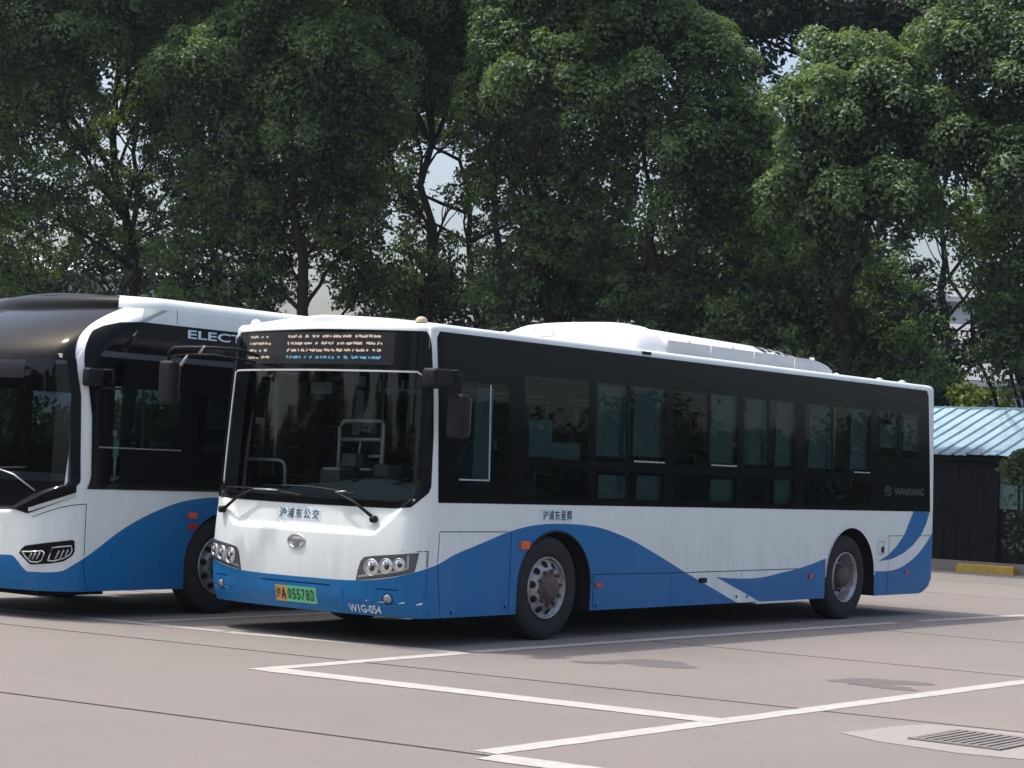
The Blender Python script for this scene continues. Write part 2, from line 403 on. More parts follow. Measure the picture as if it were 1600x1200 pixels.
def line_on(mb, sh, pts, w, off, depth=0.0, step=0.02):
    """band of height w along a (u, z) polyline, finely divided so it hugs the skin"""
    c = []
    for (a, z), (b, y) in zip(pts[:-1], pts[1:]):
        n = max(1, int(abs(b-a)/step)); c += [(a+(b-a)*i/n, z+(y-z)*i/n - w/2, z+(y-z)*i/n + w/2) for i in range(n + (b == pts[-1][0]))]
    patch(mb, sh, c, 1, off, depth)
def interp(tab, u):
    if u <= tab[0][0]: return tab[0][1]
    for i in range(len(tab) - 1):
        if u <= tab[i+1][0]:
            a, b = tab[i], tab[i+1]; return a[1] + (b[1]-a[1]) * (u - a[0]) / max(1e-9, b[0]-a[0])
    return tab[-1][1]
def cols_fn(u0, u1, lo, hi, step=0.05, extra=()):
    n = max(1, int(abs(u1-u0)/step)); us = sorted(set([u0 + (u1-u0)*i/n for i in range(n+1)] + [e for e in extra if min(u0,u1) < e < max(u0,u1)])); us = [u for i, u in enumerate(us) if i == 0 or u - us[i-1] > 1e-4]
    return [(u, lo(u), hi(u)) for u in us]
def rrect(u0, u1, z0, z1, r, k=4):
    out = []
    for cx, cz, a0 in ((u1-r, z1-r, 0), (u0+r, z1-r, 90), (u0+r, z0+r, 180), (u1-r, z0+r, 270)):
        for i in range(k+1):
            t = R(a0 + 90*i/k); out.append((cx + r*math.cos(t), cz + r*math.sin(t)))
    return out
def disc_uv(mb, sh, u, z, ru, rz, off, seg=20, dome=0.0):
    n = len(mb.v); rings = 4 if dome else 1
    mb.v.append(sh.S(u, z, off + dome))
    for q in range(1, rings + 1):
        for k in range(seg):
            t = 2*math.pi*k/seg; w = q / rings; mb.v.append(sh.S(u + ru*w*math.cos(t), z + rz*w*math.sin(t), off + dome*math.sqrt(max(0, 1-w*w))))
    for k in range(seg): mb.f.append((n, n+1+k, n+1+(k+1) % seg))
    for q in range(1, rings):
        for k in range(seg):
            a = n+1+(q-1)*seg; b = a + seg; mb.f.append((a+k, b+k, b+(k+1) % seg, a+(k+1) % seg))
def ring_uv(mb, sh, u, z, ru, rz, w, off, seg=28, h=0.004, a0=0.0, a1=360.0):
    def f(i, j):
        t = R(a0 + (a1-a0)*i/seg); s = 1 - w if j in (0,) else 1.0
        o = off + (h if j == 1 else 0); s = (1 - w, 1 - w/2, 1.0)[j]
        return sh.S(u + ru*s*math.cos(t), z + rz*s*math.sin(t), o)
    mb.grid(f, seg, 2)
_tc = {}
def text_geo(txt, bold=0.0):
    if (txt, bold) in _tc: return _tc[(txt, bold)]
    c = bpy.data.curves.new('lettering_source', 'FONT'); c.body = txt; c.size = 1.0; c.resolution_u = 3; c.offset = bold
    o = bpy.data.objects.new('lettering_source', c); COL.objects.link(o)
    dg = bpy.context.evaluated_depsgraph_get(); me = o.evaluated_get(dg).to_mesh()
    v = [(p.co.x, p.co.y) for p in me.vertices]; f = [tuple(p.vertices) for p in me.polygons]
    o.evaluated_get(dg).to_mesh_clear(); bpy.data.objects.remove(o); bpy.data.curves.remove(c)
    _tc[(txt, bold)] = (v, f); return v, f
def text_on(mb, sh, txt, u0, u1, z0, z1, off, bold=0.0, flip=False):
    """fit the lettering into the box u0..u1, z0..z1 of the skin"""
    v, f = text_geo(txt, bold)
    if not v: return
    xa, xb = min(p[0] for p in v), max(p[0] for p in v); ya, yb = min(p[1] for p in v), max(p[1] for p in v)
    n = len(mb.v)
    for x, y in v:
        t = (x-xa)/(xb-xa); mb.v.append(sh.S(u0 + (u1-u0)*t, z0 + (z1-z0)*(y-ya)/(yb-ya), off))
    mb.f += [tuple(n+i for i in q) for q in f]

def shell_roof(mb, sh, zt, rad, crown, brow=0.0, i0=0, i1=None):
    """rounded cornice and crowned roof skin over plan points i0..i1"""
    i1 = len(sh.p) if i1 is None else i1
    ids = list(range(i0, i1)); yc = sh.o[1] + sh.L / 2
    def pt(side, i, k):
        t = k / 5 * math.pi / 2; d = rad * (1 - math.cos(t)); z = zt + rad * math.sin(t)
        x, y, z0 = sh.S(side * sh.a[i], zt); xc = sh.o[0]
        X = x - xc
        return (xc + X * (1 - d / sh.H), y + (yc - y) * d / (sh.L / 2), z)
    for side in (1, -1):
        mb.grid(lambda i, k: pt(side, ids[i], k), len(ids) - 1, 5)
    def top(i, j):
        a, b = pt(1, ids[i], 5), pt(-1, ids[i], 5); t = j / 10
        w = smooth(min(1.0, (ids[i] + 1) / (24.0 if brow else 55.0))) if ids[i] < 84 else 1.0
        cr = crown + brow * (1 - smooth((a[1] - sh.o[1] - 0.4) / 1.0))
        return (a[0] + (b[0]-a[0]) * t, a[1], a[2] + cr * (1 - (2*t-1)**2) * w)
    mb.grid(top, len(ids) - 1, 10)

def wheel(name, parent, x, y, r, width, side, style):
    """side = +1: outer face towards +x"""
    w = thing_part(name, parent, (x, y, r))
    s = side
    prof = [(-width, 0.55*r), (-width, 0.93*r), (-width+0.02, 0.985*r), (-width+0.05, r), (-0.05, r), (-0.022, 0.985*r), (-0.004, 0.93*r), (0.0, 0.82*r), (-0.006, 0.68*r), (-0.022, 0.605*r), (-0.03, 0.595*r)]
    t = MB().lathe([(s*d, q) for d, q in prof], (x, y, r), 'x', 48)
    for k in range(4):     # tread grooves
        pass
    put(t.build('tyre', 'tyre', None, True, (x, y, r)), w)
    if style == 'front':
        pr = [(-0.03, 0.60*r), (-0.004, 0.598*r), (-0.004, 0.575*r), (-0.03, 0.56*r), (-0.045, 0.53*r), (0.0, 0.40*r), (0.012, 0.36*r), (0.012, 0.30*r)]
    else:
        pr = [(-0.03, 0.60*r), (-0.004, 0.598*r), (-0.004, 0.575*r), (-0.05, 0.545*r), (-0.13, 0.50*r), (-0.17, 0.44*r), (-0.175, 0.30*r), (-0.12, 0.27*r)]
    rm = MB().lathe([(s*d, q) for d, q in pr], (x, y, r), 'x', 48)
    rim = rm.build('rim', 'rim', None, True, (x, y, r)); put(rim, w)
    hb = MB()
    if style == 'front': hb.lathe([(s*d, q) for d, q in [(0.010, 0.33*r), (0.022, 0.30*r), (0.022, 0.24*r), (0.055, 0.22*r), (0.065, 0.17*r), (0.065, 0.0)]], (x, y, r), 'x', 28)
    else: hb.lathe([(s*d, q) for d, q in [(-0.13, 0.30*r), (-0.10, 0.26*r), (-0.03, 0.24*r), (0.0, 0.20*r), (0.01, 0.0)]], (x, y, r), 'x', 28)
    put(hb.build('hub', 'hub', None, True, (x, y, r)), w)
    nb = MB(); hl = MB()
    for k in range(10):
        a = 2*math.pi*k/10 + 0.16
        rr = 0.335*r if style == 'front' else 0.36*r; dd = 0.012 if style == 'front' else -0.175
        c = (x + s*dd, y + rr*math.cos(a), r + rr*math.sin(a))
        nb.lathe([(0, 0.020), (s*0.03, 0.019), (s*0.036, 0.0)], c, 'x', 6)
        rr = 0.462*r if style == 'front' else 0.47*r; dd = -0.0175 if style == 'front' else -0.150
        # an oval opening lying on the sloping dish
        ca, sa = math.cos(a + 0.31), math.sin(a + 0.31); n = len(hl.v); N = 14
        slope = -0.045 / (0.13*r) if style == 'front' else 0.0
        hl.v.append((x + s*(dd + 0.003), y + rr*ca, r + rr*sa))
        for q in range(N):
            t = 2*math.pi*q/N; e, g = 0.030*math.cos(t), 0.034*math.sin(t)
            hl.v.append((x + s*(dd + 0.003 + e*slope), y + (rr+e)*ca - g*sa, r + (rr+e)*sa + g*ca))
        for q in range(N): hl.f.append((n, n+1+q, n+1+(q+1) % N))
    q = nb.build('nut_ring', 'hub', None, False, (x, y, r)); q['kind'] = 'stuff'; put(q, w)
    q = hl.build('hand_hole', 'under', None, False, (x, y, r)); q['kind'] = 'stuff'; put(q, w)
    return w
def thing_part(name, parent, loc):
    o = bpy.data.objects.new(name, None); COL.objects.link(o); o.location = loc; o.empty_display_size = 0.2
    put(o, parent); return o

def arch(yc, r_half, ztop, zc=0.48):
    """wheel arch profile z(y) or None outside it"""
    def f(y):
        d = abs(y - yc)
        if d >= r_half: return None
        return zc + (ztop - zc) * math.sqrt(max(0.0, 1 - (d / r_half) ** 2))
    return f
BLINDS = [(0.97, 1.22, 1.47, 2.30), (1.79, 2.13, 1.70, 2.05), (2.14, 2.60, 1.67, 1.85), (2.87, 3.39, 1.74, 2.43), (3.50, 4.05, 1.76, 2.44), (4.94, 5.51, 1.73, 2.46), (5.66, 6.09, 1.73, 2.43), (6.29, 6.76, 1.73, 2.44), (7.03, 7.65, 1.73, 2.47), (8.02, 8.50, 1.74, 2.43), (5.44, 5.68, 1.72, 2.31), (2.93, 3.39, 1.33, 1.56), (3.60, 4.14, 1.32, 1.57), (4.98, 5.49, 1.32, 1.56), (6.31, 6.79, 1.32, 1.58), (8.75, 9.19, 2.02, 2.30), (9.37, 9.81, 2.00, 2.38)]

# ================================================================ GROUND
SLOPE = 0.107
ground = MB(); ground.quad((-900, -900, -0.03), (900, -900, -0.03), (900, 900, -0.03), (-900, 900, -0.03))
ground = ground.build('ground', 'joint'); tag(ground, kind='structure')
WORLD['ground'] = Vector((0, 0, 0))
# concrete bays between the joints, each a slab of its own; cross joints follow the slight skew of the yard
yj = [-24.6, -20.9, -17.1, -13.3, -9.05, -4.98, -1.27, 2.93, 6.8, 10.7, 14.6, 18.5, 22.25]
xj = [-60, -38, -20, -9.3, 12.4, 34, 60]
for a, b in zip(yj[:-1], yj[1:]):
    for c, d in zip(xj[:-1], xj[1:]):
        s1 = 0.107 if a < 1 else 0.06; s2 = 0.107 if b < 1 else 0.06
        if a > 6: s1 = 0.02
        if b > 6: s2 = 0.02
        if a > 6 and b > 20: s2 = 0.0
        g = 0.026
        p = [(c+g, a+g+s1*c), (d-g, a+g+s1*d), (d-g, b-g+s2*d), (c+g, b-g+s2*c)]
        m = MB(); m.quad(*[(x, y, 0.0) for x, y in p])
        for k in range(4):
            q, r = p[k], p[(k+1) % 4]; m.quad((q[0], q[1], -0.028), (r[0], r[1], -0.028), (r[0], r[1], 0.0), (q[0], q[1], 0.0))
        put(m.build('concrete_slab', 'concrete'), ground)
far = MB(); far.quad((-900, -900, -0.02), (-60, -900, -0.02), (-60, 900, -0.02), (-900, 900, -0.02)); far.quad((60, -900, -0.02), (900, -900, -0.02), (900, 900, -0.02), (60, 900, -0.02))
far.quad((-60, -900, -0.02), (60, -900, -0.02), (60, -24.6-6.5, -0.02), (-60, -24.6-6.5, -0.02))
tag(far.build('distant_paving', 'concrete'), kind='structure')
soil = MB(); soil.quad((-60, 22.45, 0.06), (60, 22.45, 0.06), (60, 900, 0.06), (-60, 900, 0.06))
tag(soil.build('planting_strip', 'earth'), kind='structure')

NZ = [0]
def stripe(pts, w, z=0.004):
    """painted line of width w along two points, slightly ragged at its edges"""
    NZ[0] += 1; z = 0.002 + 0.0012*(0, 0, 1, 1, 2, 1, 2, 2, 1, 2, 2, 0)[NZ[0]]
    (x0, y0), (x1, y1) = pts; L = math.hypot(x1-x0, y1-y0); n = max(2, int(L/0.12)); dx, dy = (x1-x0)/L, (y1-y0)/L
    rn = random.Random(int(x0*31 + y0*17)); m = MB(); e = [(rn.uniform(-.006, .006), rn.uniform(-.006, .006)) for _ in range(n+1)]
    def f(i, j):
        t = i/n; s = (w/2 + e[i][j]) * (1 if j else -1); return (x0+(x1-x0)*t - dy*s, y0+(y1-y0)*t + dx*s, z)
    m.grid(f, n, 1); put(m.build('painted_line', 'paint'), ground)
stripe([(-0.66, -0.16), (1.62, 0.30)], 0.15)
stripe([(-6.0, -0.75), (-0.70, -0.17)], 0.15)
stripe([(1.77, -2.28), (1.70, 0.33)], 0.16, 0.004)
stripe([(1.69, 0.45), (1.83, 8.10)], 0.155)
stripe([(1.83, 8.65), (2.11, 12.6)], 0.155)
stripe([(-1.80, -0.10), (-1.78, 9.0)], 0.11)
stripe([(1.855, -2.17), (5.575, -1.84)], 0.27)
stripe([(5.55, -4.30), (5.68, 4.2)], 0.17)
stripe([(5.70, 4.3), (5.98, 14.0)], 0.17)
stripe([(5.66, -4.42), (9.4, -4.1)], 0.25)
stripe([(9.5, -6.6), (9.7, 6.2)], 0.125)
def blob(name, m, cx, cy, rx, ry, rot, z, seed, n=40, amp=0.16):
    rn = random.Random(seed); ph = [rn.uniform(0, 6.3) for _ in range(6)]; b = MB(); b.v.append((cx, cy, z))
    for k in range(n):
        t = 2*math.pi*k/n; q = 1 + amp*(math.sin(2*t+ph[0]) + 0.7*math.sin(3*t+ph[1]) + 0.5*math.sin(5*t+ph[2]) + 0.25*math.sin(9*t+ph[3]))
        x, y = rx*q*math.cos(t), ry*q*math.sin(t); b.v.append((cx + x*math.cos(rot) - y*math.sin(rot), cy + x*math.sin(rot) + y*math.cos(rot), z))
    for k in range(n): b.f.append((0, 1+k, 1+(k+1) % n))
    return b.build(name, m)
put(blob('wet_stain', 'stain', 3.10, 1.13, 0.36, 0.30, 0.65, 0.002, 5), ground)
put(blob('wet_stain', 'stain', 2.80, 0.75, 0.2, 0.13, 0.9, 0.0024, 8), ground)
put(blob('wet_stain', 'stain', 4.95, 1.62, 0.40, 0.22, 0.95, 0.002, 11), ground)
put(blob('wet_stain', 'stain', 5.16, 1.30, 0.26, 0.15, 0.2, 0.0024, 12), ground)
# drain: mortar patch, iron frame and grating
pt = [(6.36, -1.66), (6.72, -1.84), (7.3, -1.9), (7.9, -1.75), (8.0, -0.85), (7.6, -0.52), (7.0, -0.58), (6.52, -0.70), (6.42, -1.0), (6.40, -1.35)]
m = MB(); m.v = [(x, y, 0.003) for x, y in pt]; m.f = [tuple(range(len(pt)))]
drain = m.build('drain_cover', 'patch'); tag(drain, 'square iron drain grating set in a pale mortar patch in the yard', 'drain')
m = MB()
for c, d in (((7.10, -1.55), (0.62, 0.04)), ((7.10, -0.87), (0.62, 0.04)), ((6.81, -1.21), (0.04, 0.64)), ((7.39, -1.21), (0.04, 0.64))): m.box((c[0], c[1], 0.008), (d[0], d[1], 0.012))
put(m.build('grate_frame', 'iron'), drain)
m = MB(); m.box((7.10, -1.21, 0.004), (0.54, 0.64, 0.004)); put(m.build('grate_pit', 'pit'), drain)
for k in range(9):
    m = MB().box((6.86 + 0.06*k, -1.21, 0.010), (0.034, 0.63, 0.008)); put(m.build('grate_bar', 'iron'), drain)

# ================================================================ MAIN BUS
bus = thing('city_bus', (0, 0, 0), 'white city bus with blue wave stripe and lit route display parked in the middle', 'bus')
WORLD['city_bus'] = Vector((0, 0, 0))
def P(mb, name, m, sm=True, parent=bus): o = mb.build(name, m, None, sm); put(o, parent); return o
S = MAIN
uy = lambda y: S.uy(y)
AF, AR = arch(2.16, 0.585, 1.025, 0.50), arch(7.97, 0.60, 1.075, 0.50)
def y_of(u): return S.plan(u)[1] if abs(u) <= S.UR else None
def lo_main(u):
    a = abs(u)
    if S.U0 < a < S.UR:
        y = y_of(u)
        for f in (AF, AR):
            z = f(y)
            if z: return z
        if y > 9.75: return 0.262 + 0.16 * smooth((y - 9.75) / 0.5)
    if a >= S.UR: return 0.42
    return 0.258
mask_bot = [(0, 1.195), (0.53, 1.195), (1.05, 1.20), (1.19, 1.215), (1.345, 1.345), (1.47, 1.345), (1.4701, 1.262)]
hi_main = lambda u: interp(mask_bot, abs(u))
ex = []
for f0, h in ((2.16, 0.585), (7.97, 0.60)):
    for s in (-1, 1):
        for e in (-0.0005, 0.0005):
            ex.append(uy(f0 + s*h) + e)
        for k in range(1, 30): ex.append(uy(f0 - h*math.cos(math.pi*k/30)))
ex += [1.345, 1.19, 1.47, 1.4702] + [S.U0 - 0.27*k/14 for k in range(15)]
ex2 = sorted(set(ex + [-e for e in ex]))
b = MB()
patch(b, S, cols_fn(-1.9, 1.9, lo_main, hi_main, 0.03, ex2), 48)
for s in (-1, 1): patch(b, S, cols_fn(s*1.9, s*S.UM, lo_main, hi_main, 0.1, ex2), 10)
for s in (-1, 1):      # corner pillars, rear corners and the belt above the windows
    patch(b, S, cols_fn(s*1.207, s*1.55, lambda u: 1.18, lambda u: 2.60, 0.03), 14, -0.0005)
    patch(b, S, cols_fn(s*uy(9.70), s*S.UM, lambda u: 1.262, lambda u: 2.60, 0.03), 6)
patch(b, S, cols_fn(-S.UM, S.UM, lambda u: 2.60, lambda u: 2.768, 0.05, ex2), 3)
shell_roof(b, S, 2.768, 0.06, 0.018, 0.055)
body = P(b, 'body', 'white')
# blue livery
top1 = [(0, 0.548), (0.69, 0.556), (1.03, 0.594), (1.263, 0.657), (1.386, 0.692), (1.53, 0.728)] + [(uy(y), z) for y, z in
        [(0.66, 0.81), (0.89, 0.872), (1.11, 0.93), (1.38, 1.0), (1.58, 1.04), (1.82, 1.072), (2.07, 1.085), (2.33, 1.085), (2.59, 1.075), (2.86, 1.05), (3.13, 1.0), (3.42, 0.93), (3.71, 0.84), (4.01, 0.74), (4.31, 0.635), (4.64, 0.525), (4.97, 0.42), (5.32, 0.305), (5.47, 0.26)]]
def curve(tab):
    """smooth table (Catmull-Rom) so the painted edges are curves"""
    def f(u):
        u = abs(u)
        if u <= tab[0][0]: return tab[0][1]
        if u >= tab[-1][0]: return tab[-1][1]
        for i in range(len(tab)-1):
            if u <= tab[i+1][0]: break
        x0, y0 = tab[i]; x1, y1 = tab[i+1]; d = x1 - x0
        m0 = (tab[i+1][1]-tab[i-1][1])/(tab[i+1][0]-tab[i-1][0]) if i else (y1-y0)/d
        m1 = (tab[i+2][1]-tab[i][1])/(tab[i+2][0]-tab[i][0]) if i+2 < len(tab) else (y1-y0)/d
        t = (u-x0)/d
        return (2*t**3-3*t*t+1)*y0 + (t**3-2*t*t+t)*d*m0 + (-2*t**3+3*t*t)*y1 + (t**3-t*t)*d*m1
    return f
c1 = curve(top1)
m = MB(); u5 = uy(5.47)
patch(m, S, cols_fn(-1.5, 1.5, lo_main, c1, 0.03, ex2), 26, 0.002)
P(m, 'bumper', 'blue')
for s in (1, -1):
    m = MB(); patch(m, S, cols_fn(s*1.5, s*u5, lo_main, c1, 0.05, ex2), 6, 0.002); P(m, 'blue_skirt', 'blue')
    up = curve([(uy(y), z) for y, z in [(5.01, 0.54), (5.3, 0.522), (5.65, 0.512), (6.0, 0.522), (6.36, 0.56), (6.72, 0.60), (7.1, 0.66), (7.385, 0.715)]])
    dn = curve([(uy(y), z) for y, z in [(5.01, 0.54), (5.48, 0.40), (5.77, 0.31), (5.92, 0.262), (6.0, 0.2585), (7.385, 0.2585)]])
    m = MB(); patch(m, S, cols_fn(s*uy(5.01), s*uy(7.368), dn, up, 0.05), 4, 0.002); P(m, 'blue_skirt', 'blue')
    rl = curve([(uy(8.5), 0.548), (uy(8.9), 0.545), (uy(9.17), 0.57), (uy(9.43), 0.635), (uy(9.7), 0.745), (uy(9.92), 0.88), (S.UR, 0.97), (S.UR+0.13, 1.06), (S.UR+0.3, 1.10), (S.UM, 1.10)])
    m = MB(); patch(m, S, cols_fn(s*uy(8.572), s*S.UM, lo_main, rl, 0.03), 5, 0.002); P(m, 'blue_skirt', 'blue')
    sw = [(9.54, 1.261), (9.44, 1.14), (9.3, 0.97), (9.11, 0.835), (8.9, 0.735), (8.66, 0.665), (8.99, 0.685), (9.29, 0.75), (9.55, 0.85), (9.77, 0.98), (9.9, 1.12), (9.98, 1.261)]
    m = MB(); ppoly(m, S, [(s*uy(y), z) for y, z in sw], 4, 0.002, 0.02); P(m, 'blue_swoosh', 'blue')
# side glazing band
wins = [(0.62, 1.37, [(1.42, 2.34)]), (1.62, 2.64, [(1.32, 1.60), (1.69, 2.45)]), (2.76, 3.98, [(1.32, 1.60), (1.69, 2.45)]), (4.14, 5.38, [(1.32, 1.60), (1.69, 2.45)]),
        (5.52, 6.62, [(1.32, 1.60), (1.69, 2.45)]), (6.84, 8.40, [(1.32, 1.60), (1.69, 2.45)]), (8.56, 9.66, [(1.90, 2.45)])]
for s in (1, -1):
    m = MB()
    ppoly(m, S, [(s*1.468, 1.262), (s*1.40, 2.10), (s*1.335, 2.70), (s*1.36, 2.757), (s*uy(0.62), 2.757), (s*uy(0.62), 1.262)], 6, 0.003, 0.03)
    prev = None
    for i, (a, c, panes) in enumerate(wins):
        if prev is not None: patch(m, S, cols_fn(s*uy(prev), s*uy(a), lambda u: 1.262, lambda u: 2.757, 0.1), 6, 0.003)
        z = 1.262
        for lo, hi in panes + [(2.757, 9)]:
            patch(m, S, cols_fn(s*uy(a), s*uy(c), lambda u, q=z: q, lambda u, q=lo: q, 0.1), 2, 0.003); z = hi
        prev = c
    ppoly(m, S, [(s*uy(prev), 1.262), (s*uy(9.995), 1.262), (s*uy(9.93), 2.70), (s*uy(9.88), 2.757), (s*uy(prev), 2.757)], 6, 0.003, 0.03)
    P(m, 'window_frame', 'black')
    for a, c, panes in wins:
        for lo, hi in panes:
            m = MB(); patch(m, S, cols_fn(s*uy(a), s*uy(c), lambda u: lo, lambda u: hi, 0.3), 2, 0.0005); P(m, 'window_pane', 'g_side')
    for y, z0, z1 in [(3.30, 1.69, 2.45), (4.80, 1.69, 2.45), (6.02, 1.69, 2.45), (7.46, 1.69, 2.45), (9.14, 1.90, 2.45), (3.30, 1.32, 1.60), (6.02, 1.32, 1.60)]:
        m = MB(); patch(m, S, cols_fn(s*uy(y-0.03), s*uy(y+0.03), lambda u: z0, lambda u: z1, 0.1), 1, 0.004); P(m, 'window_mullion', 'black')
    for y0, y1, z in [(3.42, 3.97, 1.70), (4.86, 5.37, 1.70), (8.0, 8.39, 1.70), (0.66, 1.105, 1.463)]:
        m = MB(); patch(m, S, cols_fn(s*uy(y0), s*uy(y1), lambda u: z, lambda u: z+0.014, 0.2), 1, 0.006, 0.004); P(m, 'slider_rail', 'alu')
    m = MB(); patch(m, S, cols_fn(s*uy(1.092), s*uy(1.110), lambda u: 1.477, lambda u: 2.33, 0.2), 3, 0.006, 0.004); P(m, 'slider_rail', 'alu')
    m = MB(); patch(m, S, cols_fn(s*uy(3.318), s*uy(3.330), lambda u: 1.72, lambda u: 2.42, 0.2), 3, 0.006, 0.004); P(m, 'slider_rail', 'gap')
# panel joints, flaps, lamps and fixings on the side
for s in (1, -1):
    W = lambda *p: [(s*uy(y), z) for y, z in p]
    def seam(y0, z0, y1, z1, w=0.007, mt='gap'):
        m = MB()
        if abs(y1-y0) > abs(z1-z0): patch(m, S, [(s*uy(y0), z0-w/2, z0+w/2), (s*uy((y0+y1)/2), (z0+z1)/2-w/2, (z0+z1)/2+w/2), (s*uy(y1), z1-w/2, z1+w/2)], 1, 0.0035)
        else: m.grid(lambda i, j: S.S(s*uy((y0 if j == 0 else y1) + (i-0.5)*w), z0 if j == 0 else z1, 0.0035), 1, 1)
        P(m, 'panel_seam', mt)
    seam(0.43, 1.01, 1.40, 1.01); seam(0.43, 1.01, 0.43, 0.742); seam(1.46, 1.0, 1.46, 0.27, mt='gapb'); seam(0.43, 0.735, 0.43, 0.27, mt='gapb')
    seam(2.80, 0.602, 4.38, 0.595, mt='gapb'); seam(4.42, 0.595, 6.75, 0.602, 0.008); seam(2.79, 0.25, 2.785, 0.60, 0.010, 'gapb'); seam(4.15, 0.27, 4.15, 0.59, mt='gapb')
    seam(5.53, 0.59, 5.53, 0.52, 0.006); seam(8.91, 0.965, 9.33, 0.965); seam(9.62, 0.965, 10.03, 0.965, 0.006); seam(8.91, 0.965, 8.91, 0.745, 0.007); seam(8.91, 0.545, 8.91, 0.27, 0.008, 'gapb')
    seam(8.91, 0.68, 8.91, 0.55, 0.006)
    seam(8.64, 0.90, 8.80, 0.90, 0.005); seam(8.64, 0.75, 8.80, 0.75, 0.005); seam(8.64, 0.75, 8.64, 0.90, 0.006); seam(8.80, 0.75, 8.80, 0.90, 0.006)
    seam(0.11, 0.84, 0.30, 0.84, 0.006); seam(0.30, 0.84, 0.30, 0.70, 0.006)
    for y, z, w, h, mt in [(1.66, 0.89, 0.13, 0.075, 'orange'), (2.87, 0.497, 0.11, 0.04, 'red'), (7.02, 0.52, 0.09, 0.045, 'red'), (9.39, 0.52, 0.08, 0.04, 'red'), (4.75, 0.51, 0.13, 0.05, 'blackm'), (8.74, 0.80, 0.03, 0.07, 'blackm')]:
        m = MB(); ppoly(m, S, [(s*u, zz) for u, zz in rrect(uy(y)-w/2, uy(y)+w/2, z-h/2, z+h/2, 0.012, 3)], 2, 0.022, 0.02, 0.02); P(m, 'side_marker' if mt != 'blackm' else 'access_port', mt, False)
    for y, z in [(5.44, 0.325), (5.66, 0.32), (1.40, 0.33), (2.84, 0.30), (0.60, 0.30)]:
        m = MB(); disc_uv(m, S, s*uy(y), z, 0.016, 0.016, 0.006, 10, 0.006); P(m, 'fixing_bolt', 'blackm')
    m = MB(); patch(m, S, cols_fn(s*uy(5.85), s*uy(6.75), lambda u: 0.236, lambda u: 0.257, 0.2), 1, 0.004, 0.05); P(m, 'skirt_edge', 'white')
    # pale edge strip round the wheel arch (rear) and black liners
    for yc, h, zt in ((2.16, 0.585, 1.025), (7.97, 0.60, 1.075)):
        m = MB(); N = 28
        def f(i, j):
            if i == 0: y, z = yc - h, 0.258
            elif i == N: y, z = yc + h, 0.258
            else:
                t = math.pi*(i-1)/(N-2); y, z = yc - h*math.cos(t), 0.50 + (zt-0.50)*math.sin(t)
            x = S.S(s*uy(y), z, 0.001)[0]; return (x - s*(0.0, 0.62)[j], y, z)
        m.grid(f, N, 1); m.quad((s*0.64, yc-h, 0.26), (s*0.64, yc+h, 0.26), (s*0.64, yc+h, zt), (s*0.64, yc-h, zt)); P(m, 'wheel_well', 'under')
        m = MB()
        def g(i, j):
            t = math.pi*i/N; e = (0.0, -0.018)[j]; y, z = yc - (h+e)*math.cos(t), 0.50 + (zt-0.50+e)*math.sin(t)
            return S.S(s*uy(y), z, 0.004 if j else 0.005)
        m.grid(g, N, 1); P(m, 'arch_trim', 'blackm' if yc < 4 else 'white2')
# lettering on the side
text = MB(); ppoly(text, S, rrect(uy(1.90), uy(2.41), 1.105, 1.225, 0.02, 3), 1, 0.0035); P(text, 'lettering_backing', 'letter_halo')
m = MB()
for k, ch in enumerate('沪浦东星辉'): text_on(m, S, ch, uy(1.925 + 0.096*k), uy(1.925 + 0.096*k + 0.080), 1.12, 1.21, 0.007, 0.012)
P(m, 'lettering', 'letter', False)
m = MB(); text_on(m, S, 'WANXIANG', uy(9.02), uy(9.80), 1.455, 1.545, 0.005, 0.015)
ring_uv(m, S, uy(8.85), 1.50, 0.095, 0.060, 0.16, 0.004); text_on(m, S, 'W', uy(8.79), uy(8.91), 1.47, 1.535, 0.005, 0.02)
P(m, 'maker_lettering', 'letter_g', False)
# ---- front
mask = [(-1.365, 1.40), (-1.345, 1.345), (-1.19, 1.215), (-1.0, 1.198), (0, 1.193), (1.0, 1.198), (1.19, 1.215), (1.345, 1.345), (1.368, 1.40), (1.362, 1.85), (1.333, 2.26), (1.29, 2.62), (1.27, 2.69), (1.20, 2.752), (0, 2.768), (-1.20, 2.752), (-1.27, 2.69), (-1.29, 2.62), (-1.333, 2.26), (-1.362, 1.85)]
wl = [(-1.150, 1.325), (-1.13, 1.285), (-1.0, 1.27), (0, 1.262), (1.0, 1.27), (1.13, 1.285), (1.20, 1.33), (1.205, 1.5), (1.19, 2.36), (1.16, 2.388), (0, 2.392), (-1.13, 2.388), (-1.155, 2.36), (-1.16, 1.6)]
mc, wc = poly_cols(mask, 0.04), None
def env(poly, u, which):
    c = poly_cols(poly, 0.5); return interp([(a, lo if which else hi) for a, lo, hi in c], u)
def mono(poly):
    c = poly_cols(poly, 0.03); lo = [(a, l) for a, l, h in c]; hi = [(a, h) for a, l, h in c]
    return (lambda u: interp(lo, u)), (lambda u: interp(hi, u)), c[0][0], c[-1][0]
ml, mh, mu0, mu1 = mono(mask); gl, gh, gu0, gu1 = mono(wl)
m = MB()
e = [x for x in [q[0] for q in mask] + [q[0] for q in wl]]
patch(m, S, cols_fn(mu0, gu0, ml, mh, 0.03, e), 20, 0.003); patch(m, S, cols_fn(gu1, mu1, ml, mh, 0.03, e), 20, 0.003)
patch(m, S, cols_fn(gu0, gu1, ml, gl, 0.03, e), 4, 0.003); patch(m, S, cols_fn(gu0, gu1, gh, mh, 0.03, e), 8, 0.003)
P(m, 'windscreen_surround', 'black')
m = MB(); patch(m, S, cols_fn(gu0, gu1, gl, gh, 0.04, e), 16, 0.0); P(m, 'windscreen', 'g_front')
